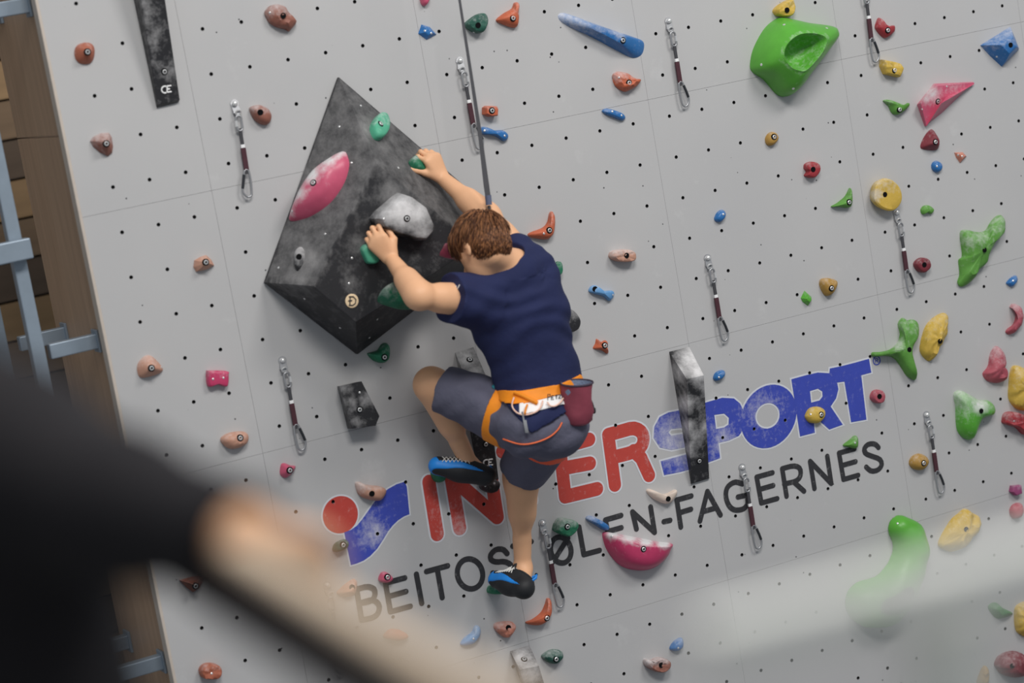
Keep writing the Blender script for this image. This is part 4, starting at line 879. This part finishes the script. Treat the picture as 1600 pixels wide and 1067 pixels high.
SKIN = mat('skin', T(208, 160, 124), .5, nscale=14, namt=.07, bump=.12, bscale=160)
SHIRT = mat('navy_jersey', T(25, 32, 68), .85, nscale=9, namt=.15, bump=.5, bscale=14, bdist=.012)
SHORT = mat('slate_cotton', T(82, 82, 98), .85, nscale=14, namt=.18, bump=.55, bscale=22, bdist=.012)
ORANGE = mat('orange_webbing', T(246, 128, 24), .6, nscale=60, namt=.1); PINKL = mat('pale_pink_loop', T(240, 178, 160), .5)
WHITEP = mat('white_padding', T(224, 222, 224), .6)
HAIRM = [mat('brown_hair_%d' % i, T(*c), .5, nscale=40, namt=.2, spec=.35) for i, c in enumerate(((96, 62, 40), (70, 42, 28), (140, 94, 60)))]

lsh, rsh = wall(752, 470, .50), wall(828, 424, .44)
lel, rel = wall(655, 463, .57), wall(763, 340, .33)
hl, _n1 = hit(volt, 584, 384); hr, _n2 = hit(volt, 664, 250)
dl, dr = -hl[1], -hr[1]
lwr, rwr = wall(611, 404, dl + .075), wall(691, 278, dr + .095)
neck, chest, waist, pelv = wall(799, 414, .50), wall(812, 490, .475), wall(838, 588, .47), wall(848, 644, .46)
lhip, rhip = wall(812, 655, .45), wall(868, 650, .455)
lkn, rkn = wall(674, 601, .20), wall(813, 742, .17)
lan, ran = wall(736, 730, .135), wall(817, 888, .145)
cr, cd, cf = RC                                          # camera right, down, forward
fwd = nrm(-.58 * cr + .50 * cd + .64 * cf); upv = nrm(-cd - fwd * np.dot(-cd, fwd)); lef = np.cross(upv, fwd)
HA = np.array([fwd, lef, upv]); hc = wall(751, 378, .50)
Yv = np.array([0, 1., 0])
torso = [cone(wall(800, 455, .47), chest, .150, .166, .06, flat=(Yv, .66)), cone(chest, waist, .166, .140, .05, flat=(Yv, .68)), cone(waist, pelv, .140, .155, .05, flat=(Yv, .74)),
         cone(neck + np.array([0, 0, -.02]), lsh, .052, .058, .05), cone(neck + np.array([0, 0, -.02]), rsh, .052, .058, .05),
         ell(lsh, (.070,) * 3, k=.04), ell(rsh, (.064,) * 3, k=.05)]
glut = [ell(wall(822, 668, .54), (.10, .085, .105), k=.05), ell(wall(872, 668, .54), (.10, .085, .105), k=.05)]
def mid(a, b, t): return a * (1 - t) + b * t
def arm(s, e, w):
    return [cone(s, e, .056, .043, .03), cone(mid(s, e, .35), mid(s, e, .65), .055, .050, .03), cone(e, w, .045, .0265, .02), cone(mid(e, w, .12), mid(e, w, .42), .050, .042, .03), ell(e, (.046,) * 3, k=.02)]
def leg(h, k_, a, back):
    return [cone(h, k_, .088, .062, .04), ell(k_, (.062,) * 3, k=.03), cone(k_, a, .052, .026, .03), cone(mid(k_, a, .16) + back * .024, mid(k_, a, .40) + back * .024, .054, .047, .05), ell(a, (.031,) * 3, k=.02), cone(mid(k_, a, .7), a, .031, .027, .02)]
headp = [ell(hc, (.098, .077, .092), HA, .02), cone(hc + fwd * .040 - upv * .050, hc + fwd * .072 - upv * .118, .062, .032, .03), cone(hc + fwd * .02 - upv * .06, hc + fwd * .035 - upv * .08, .056, .050, .03),
         cone(hc + fwd * .098 - upv * .022, hc + fwd * .118 - upv * .062, .011, .015, .015), ell(hc + fwd * .092 - upv * .092, (.014, .026, .012), HA, .012),
         ell(hc + fwd * .086 - upv * .012 + lef * .032, (.014, .017, .012), HA, .004, 's'), ell(hc + fwd * .086 - upv * .012 - lef * .032, (.014, .017, .012), HA, .004, 's'),
         cone(hc - fwd * .035 - upv * .070, neck, .047, .053, .03)]
earp = []
for s in (1, -1):
    ec = hc + lef * s * .083 - fwd * .006 - upv * .030
    ea = np.array([nrm(fwd - lef * s * .35), nrm(lef * s + fwd * .35), upv])
    headp += [ell(ec, (.021, .009, .035), ea, .005), ell(ec + ea[1] * .008 + fwd * .003, (.010, .006, .020), ea, .003, 's'), cone(hc + lef * s * .070 - upv * .03, ec, .012, .010, .006)]
HL = hand(lwr, wall(585, 371, dl + .060) - lwr, nrm(-cf - .25 * cr), cr, ((.50, 1.35, .9), (.45, 1.4, .9), (.5, 1.45, .9), (.6, 1.4, .9)))
HR = hand(rwr, wall(672, 241, dr + .085) - rwr, nrm(-cf * .75 + cr * .75), -cr, ((.75, 1.2, .8), (.65, 1.3, .8), (.7, 1.3, .9), (.8, 1.3, .9)), tflex=-.5)
bkL = nrm(-cf + .3 * cd); bkR = nrm(-cf + cr * .25)
legs = leg(lhip, lkn, lan, nrm(cr * .6 + cd * .5)) + leg(rhip, rkn, ran, bkR)
ltoe, lheel, rtoe, rheel = wall(684, 728, .105), wall(757, 741, .165), wall(777, 906, .09), wall(819, 918, .225)
feet = [cone(lan, lheel, .034, .03, .02), cone(lheel, ltoe, .03, .024, .02), cone(ran, rheel, .034, .03, .02), cone(rheel, rtoe, .03, .024, .02)]
person = empty('person', mid(lan, ran, .5) * 1., label='climber in navy t-shirt and grey shorts gripping the black volume', cat='person')
body = blob('body', torso + glut + headp + arm(lsh, lel, lwr) + arm(rsh, rel, rwr) + HL + HR + legs + feet, .0042, SKIN, person)

# t-shirt with folds
def folds(P):
    q = P - chest; a = q @ nrm(np.array([.5, .1, .85])); b = q @ nrm(np.array([-.8, .2, .5])); c = q @ nrm(np.array([.1, .3, 1.]))
    w = .6 + .4 * np.sin(a * 9 + 1.3)
    g = q - (rsh - chest); r_ = np.linalg.norm(g, axis=1); th = np.arctan2(g[:, 2], g[:, 0])
    arm_f = .0042 * np.sin(r_ * 120 + th * 1.7 + 1.5 * np.sin(th * 3)) * np.exp(-((r_ - .12) / .075) ** 2) * (.5 + .5 * np.sin(th * 2 + .6))
    return .0034 * np.sin(c * 74 + 2.6 * np.sin(b * 15) + 1.6 * np.sin(a * 23)) * w + .0034 * np.sin(b * 52 + 2.4 * np.sin(c * 15) + .7) * (1 - w * .5) + arm_f
sleeve = [cone(lsh, mid(lsh, lel, .46), .083, .078, .045, ends='flat'), cone(rsh, mid(rsh, rel, .34), .066, .062, .05)]
tail = [cone(pelv, wall(850, 668, .49), .150, .148, .05, flat=(Yv, .85)), *glut]
shirt = blob('t_shirt', torso + sleeve + tail + [cone(neck + (neck - chest) * .25, hc - upv * .06, .058, .070, .01, op='s')], .0045, SHIRT, person, grow=.0145, warp=folds, cuts=[(wall(848, 662, .62), nrm(np.array([.25, .35, -1.]))), (wall(802, 645, .60), nrm(-.75 * cr + .66 * cd))])
def wrinkle(P):
    q = P - pelv; a = q @ nrm(np.array([.8, .2, .6])); b = q @ nrm(np.array([-.5, .3, .8]))
    return .0048 * np.sin(a * 55 + 2 * np.sin(b * 17)) * (.5 + .5 * np.sin(b * 11)) + .0015 * np.sin(b * 90 + a * 20)
lhem, rhem = mid(lhip, lkn, .84), mid(rhip, rkn, .88)
shorts = blob('shorts', [cone(mid(waist, pelv, .55), pelv, .142, .158, .05, flat=(Yv, .78)), *glut, cone(lhip, lhem, .112, .083, .05, ends='flat'), cone(rhip, rhem, .112, .088, .05, ends='flat')], .0045, SHORT, person, grow=.010, warp=wrinkle)
obj('shorts_hem', *merge(), SHORT, person) if 0 else None

# hair: a cap plus combed strands
def hairline(P):
    q = P - hc; f_, l_, u_ = q @ fwd, q @ lef, q @ upv
    line = np.interp(f_, [-.12, -.03, -.012, .012, .03, .05, .075, .12], [-.082, -.080, -.045, -.040, -.048, -.020, .018, .03])
    e = np.hypot((f_ - .000) / .027, (u_ + .036) / .038); line = np.where((e < 1) & (np.abs(l_) > .04), .0, line)
    return np.maximum((line - u_) * .8, -.5) + .0022 * np.sin(f_ * 160 + 3 * np.sin(u_ * 60)) * np.sin(l_ * 130 + u_ * 40)
hp = [ell(hc + upv * .008 - fwd * .006, (.106, .084, .102), HA, .02), ell(hc + fwd * .055 + upv * .060, (.055, .064, .030), HA, .03), ell(hc - fwd * .055 - upv * .045, (.052, .070, .050), HA, .03)]
def blob2(name, prims, vox, m, parent, fn):
    """union cut by a free-form function"""
    base = prims
    big = dict(fn=lambda G: -fn(G.reshape(-1, 3)).reshape(G.shape[:-1]), lo=np.min([p['lo'] for p in prims], 0), hi=np.max([p['hi'] for p in prims], 0), k=.004, op='s')
    return blob(name, prims + [big], vox, m, parent)
hair = blob2('hair', hp, .0035, HAIRM[0], person, hairline)
ht = bvh(hair); Vc, _F = raw(hair); crown = hc + upv * .075 - fwd * .055
SV, SF, SM = [], [], []
pick = rng.choice(len(Vc), 5200)
for i in pick:
    p = Vc[i]; q = p - hc
    if np.linalg.norm(q) < .075 or (abs(q @ lef) > .04 and math.hypot((q @ fwd - .004) / .036, (q @ upv + .020) / .045) < 1): continue
    nn = nrm(q / np.array([1., 1., 1.])); d = p - crown; d = d - nn * np.dot(d, nn); d = nrm(d + nrm(rng.normal(size=3)) * .34 * np.linalg.norm(d) + 1e-6)
    d = nrm(d - nn * np.dot(d, nn)); Ls = rng.uniform(.035, .068) * (.55 if q @ upv < -.02 else 1); lift = rng.uniform(.0, .3) if q @ upv < .03 else rng.uniform(.1, 1.); side = np.cross(nn, d)
    pts = [p - nn * .003, p + d * Ls * .35 + nn * (.004 + lift * .006), p + d * Ls * .7 + nn * (.002 + lift * .008) - nn * Ls * .10, p + d * Ls + nn * lift * .010 - nn * Ls * .24]
    rr = (.0016, .0020, .0014, .0002); s0 = len(SV)
    for k in range(4):
        for a in (0, 2.09, 4.19): SV.append(pts[k] + (side * math.cos(a) + nn * math.sin(a)) * rr[k])
    mi = int(rng.integers(0, 3))
    for k in range(3):
        for a in range(3): SF.append((s0 + k * 3 + a, s0 + k * 3 + (a + 1) % 3, s0 + k * 3 + 3 + (a + 1) % 3, s0 + k * 3 + 3 + a)); SM.append(mi)
st = obj('hair_strands', SV, SF, HAIRM, hair, midx=SM, kind='stuff'); st.data.polygons.foreach_set('use_smooth', [True] * len(SF))
EYE = mat('eye_white', T(235, 235, 232), .25)
for s in (1, -1): obj('eye', *lathe(hc + fwd * .079 - upv * .012 + lef * s * .032, fwd, [(.0115, -.006), (.0115, 0), (.009, .006), (.004, .009)], 12), EYE, person, smooth=60)

# climbing shoes
SBLUE = mat('shoe_blue', T(28, 120, 200), .5, nscale=20, namt=.1); SBLK = mat('shoe_rubber', T(30, 31, 34), .6, nscale=30, namt=.2); LACE = mat('shoe_lace', T(214, 214, 210), .6)
def shoe(toe, heel, ank, lab):
    a = nrm(toe - heel); v = ank - heel; v = nrm(v - a * np.dot(v, a)); s = np.cross(a, v)
    pr = [cone(heel - v * .006, mid(heel, toe, .55) - v * .004, .036, .040, .02), cone(mid(heel, toe, .5), toe, .041, .034, .03), cone(heel, mid(heel, ank, .75), .040, .040, .02), cone(mid(heel, toe, .42) + v * .012, mid(heel, ank, .55) + a * .02, .036, .040, .03)]
    cutA = [(mid(heel, ank, .42) + v * .010, nrm(v - a * .12))]
    sh = blob('shoe', pr, .0035, SBLK, person, cuts=cutA, label=lab)
    bl = mid(heel, toe, .5); vv = nrm(v * .65 - cf * .75); vv = nrm(vv - a * np.dot(vv, a)); sv = np.cross(a, vv)
    blob('blue_side_panel', pr, .0035, SBLUE, sh, grow=.0026, cuts=[(bl + v * .004, nrm(v - a * .22)), (bl - v * .021, nrm(-v - a * .06)), (heel - a * .01, nrm(-a))])
    blob('toe_patch', pr, .0035, SBLK, sh, grow=.0030, cuts=[(mid(heel, toe, .45), nrm(-a)), (toe + a * .004, nrm(a - v * .5)), (mid(heel, toe, .8) + v * .006, nrm(-v - a * .2))])
    t = bvh(sh); parts = []
    for k in range(7):                                   # lace crossings on the instep
        c = mid(heel, toe, .42 + .08 * k) + vv * .10
        for sg in (-1, 1):
            q = []
            for e in (-.016, 0, .016):
                o = c + sv * e + a * e * .5 * sg; p_, n_, _, _ = t.ray_cast(Vector(o), Vector(-vv))
                if p_ is not None: q.append(np.array(p_) + vv * .005)
            if len(q) == 3: parts.append(tube(q, .0017, 5))
    if parts: obj('laces', *merge(*parts), LACE, sh, smooth=60)
    ring_ = [mid(heel, ank, .46) + v * .006 + (a * math.cos(t_) * 1.0 + s * math.sin(t_)) * .041 for t_ in np.linspace(0, 6.283, 20, endpoint=False)]
    obj('collar', *tube(ring_, .0045, 6, closed=True), SBLK, sh, smooth=60)
    b = mid(heel, ank, .42) - a * .040
    obj('pull_tab', *tube([b, b + v * .022 - a * .010, b + v * .034 - a * .004, b + v * .018 + a * .008], .0055, 6), SBLUE, sh, smooth=60)
    b = mid(heel, ank, .46) + a * .022 - cf * .03
    obj('pull_loop', *tube([b, b + v * .018, b + v * .026 - a * .008, b + v * .012 - a * .014], .0035, 6), SBLK, sh, smooth=60)
    return sh
shL = shoe(ltoe, lheel, lan, 'blue and black climbing shoe on the raised left foot'); shR = shoe(rtoe, rheel, ran, 'blue and black climbing shoe on the lower right foot')

# harness
ax_b = nrm(neck - pelv); belt_c = wall(846, 598, .47)
band = [torso[2]] + tail
har = empty('harness', belt_c); har.parent = person; har.location = Vector(belt_c - WL[person.name])
tilt = nrm(ax_b + .10 * cr)
W1 = blob('waist_belt', band, .004, ORANGE, har, grow=.0235, cuts=[(belt_c + tilt * .018, tilt), (belt_c - tilt * .020, -tilt)], smooth=40)
W2 = blob('belt_padding', band, .004, WHITEP, har, grow=.0215, cuts=[(belt_c - tilt * .014, tilt), (belt_c - tilt * .052, -tilt), (wall(811, 625, .6), -cr)], smooth=40)
ta = nrm(lkn - lhip); lc = mid(lhip, lkn, .17)
thigh = [cone(lhip - ta * .02, lhem, .114, .082, .05)]
blob('leg_loop', thigh, .004, ORANGE, har, grow=.019, cuts=[(lc + ta * .036, ta), (lc - ta * .036, -ta)], smooth=40)
tr = nrm(rkn - rhip); rcn = mid(rhip, rkn, .34)
blob('leg_loop', [cone(rhip - tr * .02, rhem, .114, .090, .05)], .004, mat('red_webbing', T(226, 84, 50), .6), har, grow=.016, cuts=[(rcn + tr * .022, tr), (rcn - tr * .022, -tr)], smooth=40)
allt = bvh(shirt, shorts, W1, W2)
def on_body(pts, off=.006, fn=smooth_loop, n=20):
    o = []
    for x, y in smooth_loop(np.array(pts, float), n, False):
        p, n_ = hit(allt, x, y)
        if p is not None: o.append(toward(p, off))
    return o
def strapline(name, pts, r, m, off=.007, n=20):
    q = on_body(pts, off, n=n)
    if len(q) > 2: return obj(name, *tube(q, r, 7), m, har, smooth=60)
strapline('gear_loop', [(803, 621), (800, 634), (808, 645), (822, 648), (838, 643), (846, 634), (848, 626)], .0032, PINKL, .012)
strapline('gear_loop', [(855, 628), (860, 634), (868, 634), (876, 628), (880, 622)], .0032, PINKL, .012)
strapline('adjuster_strap', [(804, 613), (818, 619), (830, 625), (840, 630)], .0085, ORANGE, .006)
strapline('riser_strap', [(820, 648), (821, 640), (824, 632)], .004, ORANGE, .012)
strapline('elastic_riser', [(786, 686), (812, 694), (835, 692), (858, 683), (872, 671), (878, 660)], .0030, mat('orange_elastic', T(214, 100, 56), .6), .005)
pn = on_body([(816, 643), (819, 660), (822, 676)], .012, n=6)
obj('gear_clip', *merge(tube(pn, .0034, 6), tube([p + cr * .006 for p in pn[2:]], .004, 6)), STEELD, har, smooth=60)
# maker's lettering on the padding
def tiny_text(cx, cy, s, txt):
    shapes = dict(P=[[(0, 1), (0, 0), (.5, .05), (.5, .45), (0, .5)]], E=[[(.5, .35), (0, .35), (0, 1), (.5, 1)], [(0, .68), (.4, .68)]], T=[[(0, .35), (.6, .35)], [(.3, .35), (.3, 1)]], Z=[[(0, .35), (.5, .35), (0, 1), (.5, 1)]], L=[[(0, .35), (0, 1), (.5, 1)]])
    parts = []; x0 = cx
    for chh in txt:
        for pth in shapes[chh]:
            q = []
            for x, y in pth:
                p, n_ = hit(allt, x0 + x * s * .8, cy + y * s - .13 * (x0 - cx + x * s))
                if p is not None: q.append(toward(p, .002))
            if len(q) > 1: parts.append(tube(q, .0017, 5))
        x0 += s * .62
    return parts
tp = tiny_text(856, 616, 9, 'PETZL')
obj('connector', *tube([wall(771, 606, .44), wall(778, 600, .45), wall(788, 594, .45), wall(794, 600, .45)], .010, 8), mat('teal_connector', T(30, 110, 124), .4), har, smooth=60)
if tp: obj('belt_lettering', *merge(*tp), BLK, har)
# small white mark at the left sleeve
sp_, sn_ = hit(bvh(shirt), 712, 452)
if sp_ is not None: obj('sleeve_mark', *merge(*[tube([toward(hit(bvh(shirt), *q)[0], .003) for q in l if hit(bvh(shirt), *q)[0] is not None], .0022, 5) for l in [[(709, 452), (713, 447)], [(712, 455), (716, 449), (718, 445)]]]), WHITEP, shirt)

# chalk bag at the back of the harness
BAG = mat('maroon_nylon', T(128, 58, 72), .6, nscale=16, namt=.2, bump=.5, bscale=22); FLE = mat('blue_grey_fleece', T(112, 126, 150), .95, nscale=60, namt=.3, bump=.8, bscale=150)
bp_, bn_ = hit(allt, 884, 620)
bd = .63
bt, bb = wall(901, 598, bd), wall(903, 662, bd - .02)
axb = nrm(bt - bb); ub = nrm(cr - axb * np.dot(cr, axb)); vb_ = np.cross(axb, ub); Lb = np.linalg.norm(bt - bb)
bag = empty('chalk_bag', bb, label='maroon chalk bag with grey-blue fleece rim hanging at the climber\'s hip', cat='chalk bag')
V = []; F = []; sg = 28
prof = [(.040, 0), (.052, .01), (.056, .05), (.055, .09), (.058, .13), (.060, Lb), (.056, Lb - .002), (.052, Lb - .05), (.02, Lb - .06)]
for i, (r0, h) in enumerate(prof):
    for k in range(sg):
        a = 2 * math.pi * k / sg; rr_ = r0 * (1 + (.07 * math.sin(3 * a + h * 40) + .05 * math.sin(5 * a - h * 70)) * (i < 5)); V.append(bb + axb * h + (ub * math.cos(a) + vb_ * math.sin(a) * .85) * rr_)
for i in range(len(prof) - 1):
    for k in range(sg): F.append((i * sg + k, i * sg + (k + 1) % sg, (i + 1) * sg + (k + 1) % sg, (i + 1) * sg + k))
F += [tuple(range(sg)), tuple(range((len(prof) - 1) * sg, len(prof) * sg))]
mi = [0] * (5 * sg) + [1] * ((len(prof) - 6) * sg) + [0, 1]
obj('bag_body', V, F, [BAG, FLE], bag, smooth=50, midx=mi)
obj('bag_rim', *tube([bt + (ub * math.cos(a) + vb_ * math.sin(a) * .85) * .060 for a in np.linspace(0, 6.283, 28, endpoint=False)], .0038, 6, closed=True), mat('dark_trim', T(58, 48, 62), .7), bag, smooth=60)
cpts = smooth_loop(np.array([wall(x, y, bd) for x, y in [(918, 612), (922, 622), (926, 630), (928, 638)]]), 10, False)
obj('drawcord', *tube(cpts, .0022, 6), SBLK, bag, smooth=60)
obj('cord_toggle', *lathe(wall(928, 641, bd), axb, [(.004, -.012), (.007, -.008), (.007, .006), (.004, .010)], 10), SBLK, bag, smooth=50)

# belay strap from above to the harness
STR = mat('belay_webbing', T(70, 70, 74), .8, nscale=500, namt=.4)
sp = [wall(640, -470, .22), wall(718, 0, .32), wall(735, 110, .34), wall(750, 210, .36), wall(760, 290, .38), wall(764, 318, .385)]
sw = [.0045, .005, .006, .0075, .0105, .010]
V = []; F = []
for p, w_ in zip(sp, sw):
    for s0, s1 in ((-1, -1), (1, -1), (1, 1), (-1, 1)): V.append(p + cr * w_ * s0 + cf * .0015 * s1)
for i in range(len(sp) - 1):
    for k in range(4): F.append((i * 4 + k, i * 4 + (k + 1) % 4, i * 4 + 4 + (k + 1) % 4, i * 4 + 4 + k))
F += [(0, 1, 2, 3), tuple(range(len(V) - 4, len(V)))]
belay = empty('belay_strap', sp[-1], label='dark grey belay strap hanging from above behind the climber\'s head', cat='strap')
obj('webbing', V, F, STR, belay)
e0 = wall(764, 322, .385); e1 = wall(772, 372, .36)
obj('connector_sleeve', *tube([wall(762.5, 305, .384), wall(764, 320, .385)], .0125, 8), mat('blue_grey_sleeve', T(84, 90, 112), .6), belay, smooth=50)
obj('webbing_tail', *tube([e0, e1, wall(800, 520, .29), wall(835, 620, .30)], .006, 8), STR, belay, smooth=60)

# big green hook: a swept, flattened body pressed against the wall
hk = [(868, 145, 80), (915, 195, 100), (930, 280, 110), (895, 400, 118), (835, 512, 140), (765, 582, 144), (690, 588, 138), (645, 578, 118)]
hp_ = [wall(*zp('D4', [(x - 14, y)])[0], .0) for x, y, r in hk]; hr_ = [r / 3.81 / 372 for x, y, r in hk]
hroot = empty('climbing_hold', hp_[4], label='big bright green hook hold behind the white railing', cat='climbing hold', group='climbing holds on the grey wall')
hko = blob('hold_body', [cone(hp_[i], hp_[i + 1], hr_[i], hr_[i + 1], .03, flat=(Yv, 1.15)) for i in range(len(hp_) - 1)], .005, hmat('green'), hroot, cuts=[(np.array([0, -.0005, 0.]), Yv)])
p, n_ = hit(bvh(hko), *zp('D4', [(847, 117)])[0])
if p is not None: screw(p, n_, hroot)

# ------------------------------------------------------------------ gallery in front: deck, railing, bystander
RZ = 4.2
OAK = mat('oak_rail', T(196, 176, 154), .5, nscale=6, namt=.15, stretch=(1, .15, 1)); CREAM = mat('cream_paint', T(234, 229, 214), .5, namt=.03)
ra, rb = onZ(440, 884, RZ), onZ(780, 1078, RZ)
da = nrm(rb - ra); da[2] = 0; da = nrm(da)
corner = rb + da * .06
deckz = RZ - 1.1
gal = empty('gallery_railing', (corner[0], corner[1], deckz), label='blurred oak handrail on dark posts running past the dark sleeve', cat='railing')
r0 = ra - da * 3.2; ax0 = np.array([da, np.cross(da, [0, 0, 1.]), [0, 0, 1.]])
obj('handrail', *bbox_bev(mid(r0, corner, .5) - np.array([0, 0, .010]), (np.linalg.norm(corner - r0), .026, .016), ax0, .006), OAK, gal, smooth=40)
DK = mat('rail_shade_and_posts', T(40, 34, 34), .6)  # dark tone for the painted rail shade, shared with the posts
obj('rail_underside_shade', *bbox_bev(mid(r0, corner, .5) - np.array([.008, 0, .042]), (np.linalg.norm(corner - r0), .028, .050), ax0, .004), DK, gal)  # dark bar standing in for the handrail's shaded side and underside
for k in range(2):
    c = corner - da * (1.9 + k * 1.0); obj('post', *bbox_bev((c[0], c[1], deckz + .49), (.03, .03, .98), b=.004), DK, gal)
wa, wb = onZ(1085, 966, RZ), onZ(1600, 836, RZ); dw = wb - wa; dw[2] = 0; dw = nrm(dw)
w0, w1_ = wa - dw * .0, wb + dw * 1.6; axw = np.array([dw, np.cross(dw, [0, 0, 1.]), [0, 0, 1.]])
wr_ = empty('gallery_railing', (w0[0], w0[1], deckz), label='blurred cream white railing with a post at the lower right', cat='railing')
obj('handrail', *bbox_bev(mid(w0, w1_, .5) - np.array([0, 0, .018]), (np.linalg.norm(w1_ - w0), .034, .030), axw, .008), CREAM, wr_, smooth=40)
pc = onZ(1462, 915, RZ - .03)
for k in (0, 1):
    c = pc + dw * .9 * k; obj('post', *bbox_bev((c[0], c[1], deckz + .53), (.044, .044, 1.06), axw * np.array([[1], [1], [1]]), b=.006), CREAM, wr_)
obj('floor', *box((-3.6, -6.0, deckz - .06), (2.5, 7, .12)), mat('gallery_concrete', T(120, 120, 118), .8), kind='structure')
obj('floor', *box((-.4, -8.4, deckz - .06), (3.9, 2.2, .12)), MATS['gallery_concrete'], kind='structure')

JACK = mat('black_jacket', T(22, 20, 24), .9, nscale=20, namt=.2)
hx = onZ(446, 872, RZ + .03)                             # knuckles of the hand on the rail
side = np.cross(da, [0, 0, 1.]); side = side if side[0] > 0 else -side
wr2 = at_ = None
def along(x, y, t): return CC + ray(x, y) * t
wst = along(378, 842, 1.93); elb = along(185, 790, 2.05); sho = along(25, 735, 2.16)
per = empty('person', (sho[0] - .25, sho[1] + .05, deckz), label='bystander in black sleeve resting a hand on the oak handrail', cat='person')
chestp = along(-135, 960, 2.22); hipp = np.array([chestp[0] - .02, chestp[1], deckz + .95]); headc = chestp + np.array([-.02, .03, .42])
bodyp = [cone(chestp + np.array([.0, 0, .08]), chestp + np.array([0, 0, -.2]), .17, .16, .06, flat=(Yv, .7)), cone(chestp + np.array([0, 0, -.2]), hipp, .16, .16, .06, flat=(Yv, .75)),
         cone(chestp + np.array([0, 0, .12]), headc, .058, .055, .04), ell(headc, (.078, .098, .115), k=.03), cone(sho, chestp + np.array([0, 0, .10]), .06, .07, .06),
         cone(sho, elb, .056, .046, .03), cone(elb, wst, .046, .028, .02)]
for s in (-.1, .1): bodyp += [cone(hipp + np.array([s, 0, 0]), np.array([hipp[0] + s, hipp[1], deckz + .09]), .09, .045, .04), cone(np.array([hipp[0] + s, hipp[1] - .03, deckz + .05]), np.array([hipp[0] + s, hipp[1] + .15, deckz + .04]), .04, .035, .03)]
bodyp += [cone(chestp + np.array([-.2, 0, .06]), chestp + np.array([-.28, 0, -.25]), .055, .045, .03), cone(chestp + np.array([-.28, 0, -.25]), chestp + np.array([-.25, .14, -.45]), .045, .03, .03)]
HF = hand(wst, cf * .75 + cr * .62 + cd * .12, np.array([0, 0, 1.]), -cr, ((.6, 1.0, .6),) * 4, sc=.78)
bodyo = blob('body', bodyp + HF, .007, SKIN, per)
blob('jacket', [cone(chestp + np.array([.0, 0, .08]), chestp + np.array([0, 0, -.2]), .18, .17, .06, flat=(Yv, .72)), cone(chestp + np.array([0, 0, -.2]), hipp - np.array([0, 0, .06]), .17, .18, .06, flat=(Yv, .8)), cone(sho, chestp + np.array([0, 0, .10]), .075, .085, .06),
                cone(sho, elb, .072, .054, .04), cone(elb, mid(elb, wst, .95), .052, .038, .03, ends='flat'), cone(chestp + np.array([-.2, 0, .06]), chestp + np.array([-.28, 0, -.25]), .07, .06, .04), cone(chestp + np.array([-.28, 0, -.25]), chestp + np.array([-.255, .12, -.43]), .06, .05, .03)], .009, JACK, per, grow=.008)
blob('trousers', [cone(hipp + np.array([0, 0, .02]), hipp - np.array([0, 0, .05]), .165, .16, .05, flat=(Yv, .75))] + [cone(hipp + np.array([s, 0, 0]), np.array([hipp[0] + s, hipp[1], deckz + .1]), .10, .06, .04) for s in (-.1, .1)], .010, JACK, per, grow=.008)
blob('hair', [ell(headc + np.array([0, -.012, .02]), (.088, .105, .112), k=.02)], .007, HAIRM[1], per, cuts=[(headc + np.array([0, .03, .0]), np.array([0, .8, -.6]))])
